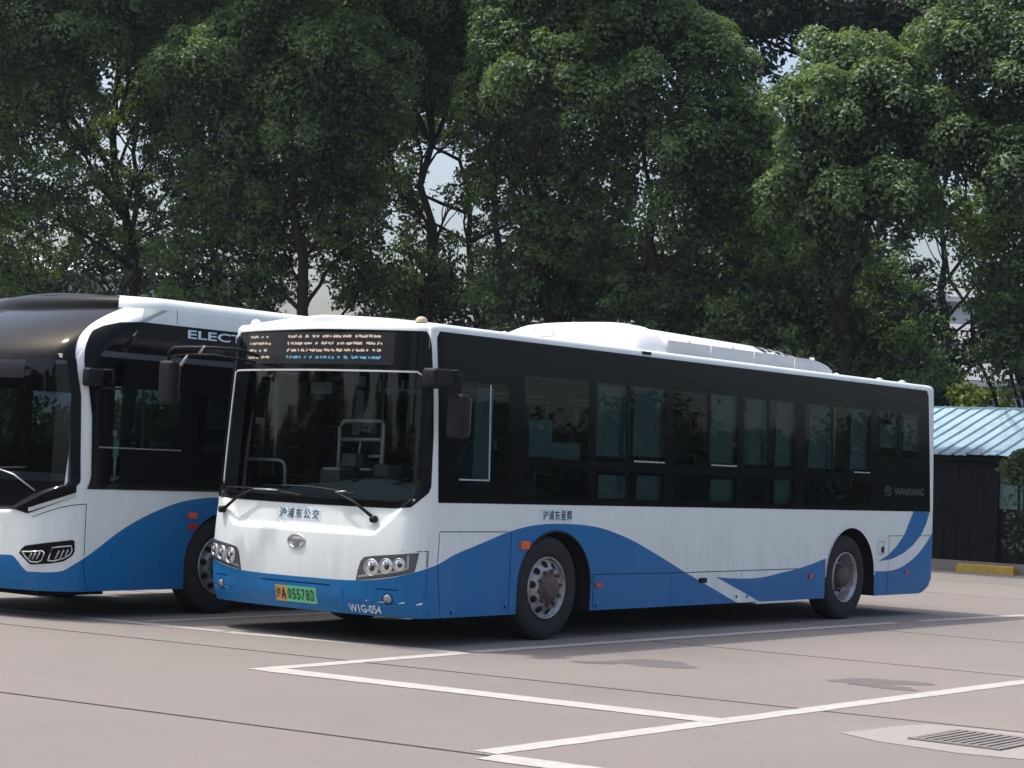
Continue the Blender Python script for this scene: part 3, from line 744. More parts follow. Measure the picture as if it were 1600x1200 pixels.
# rubber and pale edge along the glass
def edge_strip(name, mt, a, w, off):
    m = MB()
    patch(m, S, cols_fn(gu0+0.02, gu1-0.02, lambda u: gh(u)-0.004, lambda u: gh(u)-0.004+w, 0.04), 1, off, 0.006); P(m, name, mt)
edge_strip('glass_seal', 'grey_white', 0, 0.016, 0.010)
m = MB(); patch(m, S, [(-1.178, 1.33, 2.38), (-1.150, 1.33, 2.38)], 10, 0.010, 0.006); P(m, 'glass_seal', 'grey_white')
m = MB(); patch(m, S, cols_fn(-1.12, 1.12, lambda u: gl(u)-0.012, lambda u: gl(u)+0.004, 0.04), 1, 0.010, 0.006); P(m, 'glass_seal', 'blackm')
# route display
m = MB(); ppoly(m, S, [(-1.0, 2.452), (0.90, 2.448), (0.90, 2.735), (-1.0, 2.74)], 2, 0.006, 0.05); disp = P(m, 'route_display', 'screen')
rn = random.Random(7)
def led_row(u0, u1, z, h, groups, mt):
    m = MB(); u = u0; gi = 0
    while u < u1 - 0.01:
        w = rn.choice((0.022, 0.03, 0.045, 0.075, 0.10)) if groups else 0.03
        w = min(w, u1-u); k = max(1, int(w/0.011))
        for i in range(k):
            a = u + w*i/k; hh = h*rn.uniform(0.55, 1.0); zz = z + rn.uniform(-0.2, 0.2)*h
            patch(m, S, [(a, zz-hh/2, zz+hh/2), (a + w/k*0.86, zz-hh/2, zz+hh/2)], 1, 0.0075)
        u += w + rn.choice((0.012, 0.02, 0.045))
    o = m.build('led_row', mt, None, False); o['kind'] = 'stuff'; put(o, disp)
for z, mt in ((2.700, 'led_w'), (2.637, 'led_w'), (2.574, 'led_w'), (2.510, 'led_w')): led_row(-0.95, -0.62, z, 0.026, True, mt)
for z, mt in ((2.700, 'led_w'), (2.637, 'led_w'), (2.574, 'led_w'), (2.510, 'led_c')): led_row(-0.38, 0.77, z, 0.026, True, mt)
# headlights
hlp = [(0.702, 0.560), (0.722, 0.651), (0.746, 0.728), (0.785, 0.766), (0.86, 0.778), (1.297, 0.827), (1.285, 0.76), (1.263, 0.661), (1.15, 0.628), (1.032, 0.603), (0.85, 0.575)]
for s in (1, -1):
    q = thing_part('headlight', bus, S.S(s*1.0, 0.69))
    m = MB(); ppoly(m, S, [(s*a, z) for a, z in hlp], 4, 0.006, 0.03, 0.006); P(m, 'housing', 'lamp_back', True, q)
    m = MB(); patch(m, S, [(s*a, lo, lo+0.018) for a, lo, hi in poly_cols([(a, z) for a, z in [(0.73, 0.585), (0.85, 0.606), (1.03, 0.634), (1.16, 0.662), (1.2, 0.68), (1.2, 0.70), (0.73, 0.61)]], 0.04)], 1, 0.010, 0.004); P(m, 'chrome_strip', 'alu', True, q)
    m = MB(); patch(m, S, [(s*1.196, 0.685, 0.80), (s*1.212, 0.685, 0.80)], 2, 0.010, 0.004); P(m, 'chrome_strip', 'alu', True, q)
    for a, z, ra in ((0.862, 0.679, 0.076), (1.005, 0.698, 0.068), (1.128, 0.718, 0.058)):
        m = MB(); disc_uv(m, S, s*a, z, ra*0.93, ra*0.93, 0.008, 24, 0.012); P(m, 'reflector', 'chrome', True, q)
        m = MB(); ring_uv(m, S, s*a, z, ra, ra, 0.16, 0.010, h=0.016); P(m, 'lamp_ring', 'lampglass', True, q)
        m = MB(); disc_uv(m, S, s*(a+0.012), z-0.004, ra*0.34, ra*0.40, 0.020, 16, 0.012); P(m, 'bulb', 'bdark', True, q)
        m = MB(); disc_uv(m, S, s*(a-0.012), z+0.01, ra*0.20, ra*0.30, 0.030, 12, 0.010); P(m, 'bulb', 'lampglass', True, q)
    m = MB(); ring_uv(m, S, s*1.02, 0.415, 0.052, 0.052, 0.25, 0.004, h=0.006); P(m, 'fog_lamp_ring', 'gapb')
    m = MB(); disc_uv(m, S, s*1.02, 0.415, 0.042, 0.042, 0.005, 20, 0.016); P(m, 'fog_lamp', 'lampglass2')
    # cut line of the headlight flap
    for a0, z0, a1, z1 in [(1.30, 0.835, 1.376, 0.842), ]:
        m = MB(); patch(m, S, [(s*a0, z0-0.003, z0+0.003), (s*a1, z1-0.003, z1+0.003)], 1, 0.003); P(m, 'panel_seam', 'gap')
    m = MB(); patch(m, S, [(s*1.373, 0.70, 0.842), (s*1.379, 0.70, 0.842)], 2, 0.003); P(m, 'panel_seam', 'gap')
    m = MB(); patch(m, S, [(s*1.373, 0.27, 0.69), (s*1.378, 0.27, 0.69)], 2, 0.003); P(m, 'panel_seam', 'gapb')
    m = MB(); patch(m, S, cols_fn(s*0.90, s*1.12, lambda u: 0.492, lambda u: 0.502, 0.05), 1, 0.003); P(m, 'bumper_crease', 'gapb')
m = MB(); patch(m, S, cols_fn(-0.42, 0.42, lambda u: 0.492, lambda u: 0.504, 0.05), 1, 0.003); P(m, 'bumper_crease', 'gapb')
m = MB(); patch(m, S, [(0.552, 0.40, 0.47), (0.560, 0.40, 0.47)], 1, 0.003); P(m, 'bumper_crease', 'gapb')
# number plate
m = MB(); ppoly(m, S, [(-0.232, 0.318), (-0.088, 0.318), (-0.088, 0.458), (-0.232, 0.458)], 1, 0.012, 0.1, 0.01); pl = P(m, 'number_plate', 'plate_y', False)
m = MB(); ppoly(m, S, [(-0.087, 0.318), (0.262, 0.318), (0.262, 0.458), (-0.087, 0.458)], 1, 0.012, 0.1, 0.01); P(m, 'plate_field', 'plate_g', False, pl)
m = MB(); text_on(m, S, '沪', -0.222, -0.165, 0.338, 0.438, 0.0135, 0.012); text_on(m, S, 'A', -0.157, -0.100, 0.338, 0.438, 0.0135, 0.02); P(m, 'plate_lettering', 'ink_b', False, pl)
m = MB()
for k, ch in enumerate('05578D'): text_on(m, S, ch, -0.074 + 0.0545*k, -0.074 + 0.0545*k + 0.042, 0.338, 0.438, 0.0135, 0.015)
P(m, 'plate_lettering', 'ink', False, pl)
m = MB(); text_on(m, S, 'W1G-054', 0.612, 0.94, 0.278, 0.350, 0.008, 0.02); P(m, 'fleet_number', 'letter_w', False)
m = MB(); ppoly(m, S, rrect(-0.305, 0.225, 1.048, 1.165, 0.02, 3), 2, 0.002, 0.05); P(m, 'lettering_backing', 'letter_halo')
m = MB()
for k, ch in enumerate('沪浦东公交'): text_on(m, S, ch, -0.285 + 0.101*k, -0.285 + 0.101*k + 0.084, 1.062, 1.150, 0.008, 0.012)
P(m, 'lettering', 'letter', False)
# badge: steering-wheel shaped ring
m = MB(); ring_uv(m, S, 0.008, 0.861, 0.112, 0.066, 0.20, 0.002, 32, 0.012)
P(m, 'badge', 'alu')
m = MB()
for pp in ([(-0.10, 0.872), (-0.04, 0.880), (0.055, 0.880), (0.11, 0.872), (0.055, 0.856), (-0.04, 0.856)], [(-0.025, 0.853), (0.042, 0.853), (0.03, 0.80), (-0.014, 0.80)]):
    ppoly(m, S, pp, 1, 0.010, 0.02, 0.008)
P(m, 'badge', 'iron')
# wipers: arm and blade
def wiper(base, elbow, tip, blade):
    w = thing_part('wiper', bus, S.S(*base))
    m = MB(); m.tube([S.S(base[0], base[1], 0.02), S.S(*elbow, 0.06), S.S(*tip, 0.035)], [0.017, 0.012, 0.007], 8); P(m, 'arm', 'blackm', True, w)
    m = MB(); m.tube([S.S(base[0]-0.012, base[1], 0.0), S.S(base[0]-0.012, base[1], 0.05)], 0.032, 12); P(m, 'pivot', 'blackm', True, w)
    n = 12; m = MB(); m.tube([S.S(blade[0][0]+(blade[1][0]-blade[0][0])*i/n, blade[0][1]+(blade[1][1]-blade[0][1])*i/n + 0.02*math.sin(math.pi*i/n), 0.022) for i in range(n+1)], 0.009, 6); P(m, 'blade', 'blackm', True, w)
    m = MB(); m.tube([S.S(*tip, 0.035), S.S((tip[0]+blade[1][0])/2, (tip[1]+blade[1][1])/2 + 0.02, 0.03)], 0.008, 6); P(m, 'bridge', 'rail', True, w)
wiper((0.83, 1.095), (0.62, 1.24), (0.40, 1.312), ((-0.28, 1.345), (0.62, 1.300)))
wiper((-1.03, 1.095), (-0.83, 1.215), (-0.62, 1.30), ((-1.06, 1.30), (0.02, 1.262)))
# mirrors
mr = thing_part('wing_mirror', bus, (-1.38, -0.3, 2.3))
m = MB(); m.tube([(-0.72, 0.12, 2.52), (-0.74, -0.10, 2.56), (-0.86, -0.30, 2.565), (-1.15, -0.35, 2.565), (-1.33, -0.36, 2.56), (-1.395, -0.36, 2.52), (-1.40, -0.35, 2.42)], 0.016, 8); P(m, 'mirror_arm', 'blackm', True, mr)
m = MB(); m.tube([(-0.75, 0.12, 2.46), (-0.9, -0.25, 2.50), (-1.18, -0.34, 2.50), (-1.36, -0.36, 2.48)], 0.012, 8); P(m, 'mirror_arm', 'blackm', True, mr)
m = MB(); m.tube([(-1.02, -0.33, 2.51), (-0.94, -0.35, 2.58)], [0.018, 0.006], 8); P(m, 'mirror_clamp', 'alu', True, mr)
m = MB(); m.tube([(-1.16, -0.34, 2.50), (-1.23, -0.36, 2.40)], [0.008, 0.02], 8); P(m, 'mirror_clamp', 'alu', True, mr)
def rbox(c, d, r=0.03, seg=4):
    """upright rounded housing"""
    m = MB(); pts = rrect(-d[0]/2, d[0]/2, -d[1]/2, d[1]/2, r, seg)
    lv = [(-d[2]/2, 0.86), (-d[2]/2+r*0.5, 0.97), (-d[2]/2+r, 1), (d[2]/2-r, 1), (d[2]/2-r*0.5, 0.97), (d[2]/2, 0.86)]; n = len(pts)
    for z, k in lv:
        for x, y in pts: m.v.append((c[0]+x*k, c[1]+y*k, c[2]+z))
    for i in range(len(lv)-1):
        for k in range(n): m.f.append((i*n+k, i*n+(k+1) % n, (i+1)*n+(k+1) % n, (i+1)*n+k))
    m.f.append(tuple(range(n))[::-1]); m.f.append(tuple((len(lv)-1)*n+k for k in range(n))); return m
P(rbox((-1.40, -0.34, 2.24), (0.20, 0.12, 0.40), 0.05), 'mirror_housing', 'blackm', True, mr)
m = MB(); m.box((-1.40, -0.277, 2.24), (0.16, 0.004, 0.35)); P(m, 'mirror_face', 'chrome', False, mr)
mr = thing_part('wing_mirror', bus, (1.40, 0.28, 2.3))
P(rbox((1.36, 0.20, 2.335), (0.16, 0.24, 0.17), 0.03), 'mirror_bracket', 'blackm', True, mr)
m = MB(); m.tube([(1.42, 0.30, 2.40), (1.47, 0.34, 2.41), (1.50, 0.36, 2.36), (1.48, 0.36, 2.22)], 0.014, 8); P(m, 'mirror_arm', 'blackm', True, mr)
P(rbox((1.47, 0.38, 2.02), (0.19, 0.14, 0.38), 0.045), 'mirror_housing', 'blackm', True, mr)
m = MB(); m.box((1.47, 0.453, 2.02), (0.15, 0.004, 0.33)); P(m, 'mirror_face', 'chrome', False, mr)
# roof unit
def roof_z(x): return 2.828 + 0.018 * (1 - (x/1.145)**2)
def loft(secs, n=14, pw=3.0):
    m = MB()
    def f(i, j):
        y, w, h = secs[j]; t = -1 + 2*i/n; x = w * math.sin(t*math.pi/2) if abs(t) < 1 else w*t
        return (x, y, roof_z(x) - 0.01 + h * (max(0.0, 1 - abs(x/w)**pw)) ** 0.6 if w else 3)
    m.grid(f, n, len(secs)-1); return m
ac = thing_part('roof_unit', bus, (0, 4.5, 2.95))
P(loft([(3.84, 0.86, 0.0), (3.85, 0.90, 0.10), (3.88, 0.925, 0.20), (3.94, 0.94, 0.265), (4.04, 0.945, 0.30), (4.2, 0.945, 0.322), (4.42, 0.94, 0.318)], 28, 5.0), 'front_cowl', 'white2', True, ac)
P(loft([(4.42, 0.905, 0.28), (4.44, 0.91, 0.308), (5.2, 0.91, 0.300), (6.8, 0.91, 0.28), (7.3, 0.905, 0.262), (7.6, 0.90, 0.228), (7.82, 0.88, 0.165), (7.96, 0.86, 0.09), (8.03, 0.84, 0.0)], 28, 4.0), 'rear_cowl', 'white2', True, ac)
m = MB(); m.grid(lambda i, j: (-0.42 + 0.30*i, 3.862 - 0.004 + 0.03*j, 2.985 + 0.10*j), 1, 1); P(m, 'intake_grille', 'grey_white', False, ac)
def strip_top(y): return interp([(4.2, 2.985), (7.5, 2.985), (7.8, 2.955), (7.98, 2.90), (8.02, 2.87)], y)
for s in (1, -1):
    for a, c in ((4.46, 5.30), (5.32, 6.2), (6.22, 7.1), (7.12, 8.0)):
        m = MB(); n = 6; q = lambda i: a + (c-a)*i/n
        m.grid(lambda i, j: (s*0.925, q(i), (2.84, strip_top(q(i)))[j]), n, 1); m.grid(lambda i, j: (s*(0.925, 0.87)[j], q(i), strip_top(q(i)) + 0.004*j), n, 1)
        P(m, 'side_strip', 'grey_white', False, ac)
        m = MB().box((s*0.90, (a+c)/2, 2.995), (0.05, 0.03, 0.03)); P(m, 'latch', 'white2', False, ac)
    for k in range(6):
        y = 6.62 + 0.17*k; m = MB()
        def f(i, j):
            x = 0.62 + 0.16*j/3; yy = y + 0.075*i + (0.05*j/3)
            hh = interp([(4.44, 0.287), (6.8, 0.28), (7.3, 0.262), (7.6, 0.228), (7.82, 0.165)], yy)
            return (s*x, yy, roof_z(x) - 0.01 + hh*(max(0, 1-(x/0.91)**4))**0.6 + 0.012)
        m.grid(f, 1, 3); P(m, 'louvre', 'gap', False, ac)
# small roof lamps
for x, y, z, r, mt in ((1.02, 0.36, 2.835, 0.055, 'beige'), (-1.0, 0.36, 2.83, 0.05, 'white2'), (0.95, 9.75, 2.83, 0.05, 'grey_white'), (0.62, 9.78, 2.86, 0.05, 'grey_white'), (0.9, 8.15, 2.83, 0.04, 'white2'), (0.95, 1.65, 2.83, 0.03, 'white2')):
    m = MB(); m.lathe([(0, r), (r*0.5, r*0.95), (r*0.85, r*0.6), (r, 0.001)], (x, y, z), 'z', 14); P(m, 'roof_lamp', mt)
m = MB(); m.box((1.222, 3.62, 2.79), (0.035, 0.14, 0.03)); P(m, 'roof_lamp', 'blackm', False)
# wheels and underside
for x, y, s, st in ((1.255, 2.08, 1, 'front'), (-1.255, 2.08, -1, 'front'), (1.255, 7.90, 1, 'rear'), (-1.255, 7.90, -1, 'rear')): wheel('wheel', bus, x, y, 0.485, 0.27, s, st)
m = MB(); m.box((0, 5.2, 0.34), (1.26, 9.6, 0.10)); m.box((0, 0.85, 0.335), (2.3, 1.0, 0.09)); m.box((0, 5.05, 0.335), (2.44, 4.4, 0.09)); m.box((0, 9.3, 0.42), (2.4, 1.3, 0.10))
m.box((0, 2.08, 0.46), (2.0, 0.14, 0.14)); m.box((0, 7.9, 0.46), (2.0, 0.2, 0.2)); P(m, 'underbody', 'under', False)
m = MB(); m.box((0.45, 0.62, 0.27), (0.7, 0.35, 0.09)); P(m, 'tow_cover', 'blackm', False)
# ---- interior
m = MB(); m.box((0, 5.1, 0.78), (1.24, 9.7, 0.05)); m.box((0.88, 5.3, 1.10), (0.52, 9.0, 0.04)); m.box((-0.88, 5.3, 1.10), (0.52, 9.0, 0.04)); P(m, 'floor', 'int', False)
m = MB(); m.box((0, 5.2, 2.60), (2.3, 9.6, 0.03)); P(m, 'ceiling', 'ceil', False)
for s in (1, -1): m = MB(); m.box((s*1.16, 5.4, 1.19), (0.04, 9.2, 0.14)); P(m, 'side_lining', 'int', False)
def dashf(i, j):
    x = -1.08 + 2.2*i/20; y = 0.14 + 0.12*(abs(x)/1.1)**2 + 0.62*j/6; z = 1.27 + (0.10 + 0.08*math.exp(-((x-0.45)/0.45)**2)) * math.sin(math.pi*min(1, j/6*1.05)*0.8)
    if x < -0.35: z -= 0.06*smooth((-0.35-x)/0.3)
    return (x, y, z)
m = MB(); m.grid(dashf, 20, 6); m.grid(lambda i, j: (dashf(i, 6)[0], dashf(i, 6)[1], dashf(i, 6)[2]*(1-j) + 0.8*j), 20, 1); P(m, 'dashboard', 'dash')
m = MB(); m.tube([(0.33, 0.32, 1.41), (0.33, 0.62, 1.455), (0.78, 0.62, 1.45), (0.82, 0.32, 1.40)], 0.008, 6); P(m, 'dashboard_seam', 'gap')
m = MB(); m.box((0.42, 0.55, 1.42), (0.05, 0.02, 0.012)); m.box((0.70, 0.55, 1.42), (0.05, 0.02, 0.012)); P(m, 'dashboard_vent', 'gap', False)
m = MB(); m.box((-0.62, 0.35, 1.335), (0.24, 0.14, 0.004)); P(m, 'route_card', 'paper', False)
sw = thing_part('steering_wheel', bus, (0.66, 0.78, 1.42))
ct = Vector((0.66, 0.80, 1.42)); ax = Vector((0, -0.75, 0.66)).normalized(); e1 = Vector((1, 0, 0)); e2 = ax.cross(e1)
m = MB(); m.tube([tuple(ct + e1*0.22*math.cos(2*math.pi*k/28) + e2*0.22*math.sin(2*math.pi*k/28)) for k in range(29)], 0.014, 6, False); P(m, 'wheel_ring', 'blackm', True, sw)
m = MB(); m.tube([tuple(ct - e1*0.21), tuple(ct), tuple(ct + e1*0.21)], 0.012, 6); m.tube([tuple(ct), tuple(ct - ax*0.3)], 0.03, 8); P(m, 'wheel_spoke', 'blackm', True, sw)
def arc_pts(a, b, c, r, n=5):
    """a-b-c polyline with the corner at b rounded"""
    a, b, c = Vector(a), Vector(b), Vector(c); d1, d2 = (a-b).normalized(), (c-b).normalized(); out = []
    for k in range(n+1):
        t = k/n; out.append(tuple(b + d1*r*(1-t)**2 + d2*r*t*t))
    return out
def rail(name, pts, r=0.017): m = MB(); m.tube(pts, r, 8); return P(m, name, 'rail')
rail('grab_rail', [(-1.15, 0.45, 1.57)] + arc_pts((-1.15, 0.45, 1.57), (-0.62, 0.45, 1.57), (-0.62, 0.45, 1.30), 0.10) + [(-0.62, 0.45, 1.24)], 0.018)
rail('grab_rail', [(-0.37, 0.9, 0.85)] + arc_pts((-0.37, 0.9, 1.0), (-0.37, 0.9, 1.97), (0.15, 0.9, 1.97), 0.10) + arc_pts((0, 0.9, 1.97), (0.17, 0.9, 1.97), (0.17, 0.9, 1.2), 0.05) + [(0.17, 0.9, 0.85)], 0.020)
rail('grab_rail', [(-0.36, 0.9, 1.79), (0.16, 0.9, 1.80)], 0.020)
rail('grab_rail', [(-0.13, 0.9, 1.62), (-0.10, 0.9, 1.79)], 0.010); rail('grab_rail', [(-0.36, 0.9, 1.56), (-0.20, 0.9, 1.56), (-0.20, 0.9, 1.50)], 0.010)
rail('grab_rail', [(0.0, 0.9, 1.64), (0.16, 0.9, 1.645)], 0.016)
for p in ([(0.55, 1.5, 0.8), (0.55, 1.5, 1.9), (0.60, 1.5, 2.0), (0.70, 1.5, 2.02)], [(-0.55, 1.7, 0.8), (-0.55, 1.7, 2.5)], [(0.5, 2.6, 0.8), (0.5, 2.6, 2.5)], [(-0.5, 4.0, 0.8), (-0.5, 4.0, 2.5)], [(0.5, 5.0, 0.8), (0.5, 5.0, 2.5)], [(-0.5, 6.2, 0.8), (-0.5, 6.2, 2.5)], [(0.5, 7.0, 0.8), (0.5, 7.0, 2.5)]): rail('grab_rail', p, 0.015)
for x in (0.45, -0.45): rail('ceiling_rail', [(x, 1.6, 2.30), (x, 9.0, 2.30)], 0.015)
m = MB(); m.box((-0.11, 0.80, 1.60), (0.17, 0.10, 0.12)); P(m, 'card_reader', 'int', False)
fb = thing_part('fare_box', bus, (-0.28, 0.80, 1.40)); m = MB(); m.box((-0.28, 0.80, 1.32), (0.24, 0.22, 0.36)); P(m, 'box', 'int', False, fb); m = MB(); m.box((-0.28, 0.78, 1.512), (0.20, 0.16, 0.02)); P(m, 'lid', 'grey_white', False, fb)
m = MB(); m.box((0.05, 0.82, 1.52), (0.12, 0.05, 0.02)); P(m, 'ticket_tray', 'grey_white', False)
m = MB(); m.box((0.28, 0.86, 1.42), (0.16, 0.20, 0.30)); P(m, 'console', 'int', False)
# inside mirror and sun blind
m = MB(); m.tube([(-0.08, 0.25, 2.42), (-0.08, 0.25, 2.28)], 0.008, 6); m.box((-0.02, 0.25, 2.24), (0.26, 0.03, 0.11)); P(m, 'inside_mirror', 'int', False)
m = MB(); m.quad((-0.62, 0.22, 2.39), (-0.30, 0.20, 2.37), (-0.30, 0.20, 2.35), (-0.40, 0.21, 2.35)); P(m, 'sun_visor', 'ceil', False)
# teal blinds drawn behind parts of the windows
for y0, y1, z0, z1 in BLINDS: m = MB(); m.box((1.185, (y0+y1)/2, (z0+z1)/2), (0.012, y1-y0, z1-z0)); P(m, 'window_blind', 'blind', False)
# seats
def seat_part(x, y, z, face=1):
    q = thing_part('seat', bus, (x, y, z))
    m = rbox((x, y, z), (0.42, 0.42, 0.09), 0.05); P(m, 'seat_cushion', 'seat', True, q)
    m = MB()
    def f(i, j):
        t = j/6; w = 0.21*(1 - 0.25*max(0, t-0.6)/0.4); return (x - w + 2*w*i/4, y + face*(0.20 + 0.10*t) + 0.02*math.sin(math.pi*i/4), z + 0.62*t)
    m.grid(f, 4, 6); m.grid(lambda i, j: (f(i, j)[0], f(i, j)[1] + face*0.05, f(i, j)[2]), 4, 6); P(m, 'seat_back', 'seat', True, q)
    m = MB(); m.tube([(x-0.18, y+face*0.31, z+0.60), (x-0.16, y+face*0.32, z+0.68), (x+0.16, y+face*0.32, z+0.68), (x+0.18, y+face*0.31, z+0.60)], 0.014, 6); P(m, 'seat_handle', 'rail', True, q)
    return q
for y in (2.9, 3.7, 4.5, 5.3, 6.1, 6.9, 7.8, 8.7):
    for x in (-0.92, 0.92): seat_part(x, y, 1.12)
for y in (5.3, 6.9, 7.8, 8.7):
    for x in (-0.48, 0.48): seat_part(x, y, 1.12)
ds = seat_part(0.72, 1.35, 1.15); ds.name = 'driver_seat'
m = MB(); m.box((0.60, 1.95, 1.35), (1.1, 0.04, 1.1)); P(m, 'driver_screen', 'int', False)

# ================================================================ LEFT BUS
lb = thing('electric_bus', (-3.475, -1.08, 0), 'white and blue electric bus with black domed front and slim angular headlights', 'bus')
WORLD['electric_bus'] = Vector((-3.475, -1.08, 0))
S = LEFT; S.uyc = {}
def uy2(yw): return S.uy(yw + 1.08)      # from the yard's y to arc length
def P2(mb, name, m, sm=True, parent=lb): o = mb.build(name, m, None, sm); put(o, parent); return o
A2 = arch(1.31 + 1.08, 0.58, 1.02, 0.50); A3 = arch(7.4 + 1.08, 0.60, 1.02, 0.50)
def lo2(u):
    a = abs(u)
    if S.U0 < a < S.UR:
        y = S.plan(u)[1]
        for f in (A2, A3):
            z = f(y)
            if z: return z
    return 0.262
bot2 = [(0, 1.0), (0.60, 1.0), (0.80, 1.008), (0.935, 0.975), (0.96, 0.978), (1.39, 1.145), (1.40, 1.17), (1.46, 1.22), (S.UM, 1.22)]
ex = []
for f0, hw in ((2.39, 0.58), (8.48, 0.60)):
    for k in range(31): ex.append(S.uy(f0 - hw*math.cos(math.pi*k/30)))
    for e in (-0.0005, 0.0005): ex += [S.uy(f0-hw)+e, S.uy(f0+hw)+e]
ex += [q[0] for q in bot2]; ex = sorted(set(ex + [-e for e in ex]))
b = MB(); hi2 = lambda u: interp(bot2, abs(u))
patch(b, S, cols_fn(-2.2, 2.2, lo2, hi2, 0.03, ex), 36)
for s in (-1, 1):
    patch(b, S, cols_fn(s*2.2, s*S.UM, lo2, hi2, 0.12, ex), 8)
    patch(b, S, cols_fn(s*1.08, s*1.56, lambda u: max(1.05, min(2.38, 2.38 - (abs(u)-1.26)*90)) , lambda u: 2.70, 0.01), 50, -0.0015)
    patch(b, S, cols_fn(s*S.uy(11.0), s*S.UM, lambda u: 1.22, lambda u: 2.70, 0.05), 4)
patch(b, S, cols_fn(-S.UM, S.UM, lambda u: 2.70, lambda u: 2.98, 0.05, ex), 16)
shell_roof(b, S, 2.98, 0.12, 0.04)
P2(b, 'body', 'white')
bl = curve([(0, 0.575), (0.66, 0.577), (0.80, 0.578), (0.83, 0.56), (0.945, 0.445), (1.0, 0.436), (1.285, 0.452), (1.425, 0.525), (1.53, 0.581), (1.662, 0.655), (1.948, 0.828), (2.245, 0.966), (2.655, 1.10), (2.976, 1.152), (3.25, 1.165), (3.6, 1.14), (4.2, 1.0), (5.0, 0.70), (6.0, 0.35), (6.2, 0.264)])
m = MB(); patch(m, S, cols_fn(-1.5, 1.5, lo2, bl, 0.02, ex), 14, 0.002); P2(m, 'bumper', 'blue')
for s in (1, -1): m = MB(); patch(m, S, cols_fn(s*1.5, s*6.2, lo2, bl, 0.04, ex), 5, 0.002); P2(m, 'blue_skirt', 'blue')
# side glazing
w2 = [(-0.20, 0.62, [(1.62, 2.19)]), (0.84, 1.42, [(1.62, 2.19)]), (1.9, 3.2, [(1.5, 2.3)]), (3.4, 4.7, [(1.5, 2.3)]), (4.9, 6.2, [(1.5, 2.3)]), (6.4, 7.7, [(1.5, 2.3)]), (7.9, 9.4, [(1.5, 2.3)])]
for s in (1, -1):
    m = MB()
    ppoly(m, S, [(s*1.505, 1.222), (s*1.465, 1.9), (s*1.40, 2.25), (s*1.32, 2.48), (s*1.245, 2.64), (s*1.20, 2.72), (s*1.23, 2.775), (s*1.33, 2.82), (s*1.5, 2.838), (s*1.75, 2.84), (s*1.75, 1.222)], 40, 0.008, 0.01)
    prev = None; a0 = 1.75
    for i, (a, c, panes) in enumerate(w2):
        ua, uc = max(1.75, uy2(a)), uy2(c)
        if prev is not None: patch(m, S, cols_fn(s*prev, s*ua, lambda u: 1.222, lambda u: 2.84, 0.03), 40, 0.008)
        z = 1.222
        for lo, hi in panes + [(2.84, 9)]:
            patch(m, S, cols_fn(s*ua, s*uc, lambda u, q=z: q, lambda u, q=lo: q, 0.03), 24, 0.008); z = hi
        prev = uc
    patch(m, S, cols_fn(s*prev, s*uy2(9.95), lambda u: 1.222, lambda u: 2.835, 0.1), 5, 0.003)
    P2(m, 'window_frame', 'black')
    for a, c, panes in w2:
        for lo, hi in panes:
            m = MB(); patch(m, S, cols_fn(s*max(1.75, uy2(a)), s*uy2(c), lambda u: lo, lambda u: hi, 0.3), 3, 0.0005); P2(m, 'window_pane', 'g_side')
    m = MB(); patch(m, S, cols_fn(s*uy2(0.09), s*uy2(0.13), lambda u: 1.62, lambda u: 2.19, 0.1), 3, 0.005); P2(m, 'window_mullion', 'blackm')
    m = MB(); patch(m, S, cols_fn(s*1.56, s*uy2(0.62), lambda u: 1.612, lambda u: 1.624, 0.1), 1, 0.013); P2(m, 'slider_rail', 'alu')
    m = MB(); patch(m, S, cols_fn(s*1.48, s*3.5, lambda u: 2.475, lambda u: 2.53 , 0.03), 3, 0.014); P2(m, 'door_header', 'letter_g')  # grey stripe painted as a reflection along the side glazing
    m = MB(); ppoly(m, S, [(s*2.98, 2.58), (s*3.24, 2.58), (s*3.24, 2.66), (s*2.98, 2.66)], 1, 0.016, 0.1, 0.004); P2(m, 'side_display', 'screen')
    m = MB(); patch(m, S, [(s*2.60, 2.86, 3.0), (s*2.606, 2.86, 3.0)], 2, 0.002); P2(m, 'panel_seam', 'gap')
    for z0, z1, mt in ((1.08, 0.59, 'gap'), (0.575, 0.27, 'gapb')): m = MB(); patch(m, S, [(s*1.513, z1, z0), (s*1.520, z1, z0)], 4, 0.0035); P2(m, 'panel_seam', mt)
    m = MB(); line_on(m, S, [(s*a, z) for a, z in ((1.0, 0.945), (1.12, 0.992), (1.264, 1.045), (1.4, 1.072), (1.516, 1.082))], 0.007, 0.004); P2(m, 'panel_seam', 'gap')
    for a, z, mt in ((2.873, 0.985, 'orange'), (2.881, 0.876, 'red')):
        m = MB(); ppoly(m, S, [(s*u, zz) for u, zz in rrect(a-0.06, a+0.06, z-0.028, z+0.028, 0.015, 3)], 2, 0.025, 0.02, 0.02); P2(m, 'side_marker', mt, False)
    for yc, hw in ((2.39, 0.58), (8.48, 0.60)):
        m = MB(); N = 24
        def f(i, j):
            if i in (0, N): y, z = yc + (-hw if i == 0 else hw), 0.262
            else:
                t = math.pi*(i-1)/(N-2); y, z = yc - hw*math.cos(t), 0.50 + 0.52*math.sin(t)
            x = S.S(s*S.uy(y), z, 0.001)[0]; return (x - s*(0.0, 0.62)[j], S.o[1]+y, z)
        m.grid(f, N, 1); m.quad(*[(S.o[0]+s*0.64, S.o[1]+yc+dy, z) for dy, z in ((-0.6, 0.26), (0.6, 0.26), (0.6, 1.02), (-0.6, 1.02))]); P2(m, 'wheel_well', 'under')
m = MB()
text_on(m, S, 'ELECTRIC', 2.74, 2.74 + 1.19, 2.727, 2.812, 0.013, 0.02); P2(m, 'lettering', 'letter_w', False)
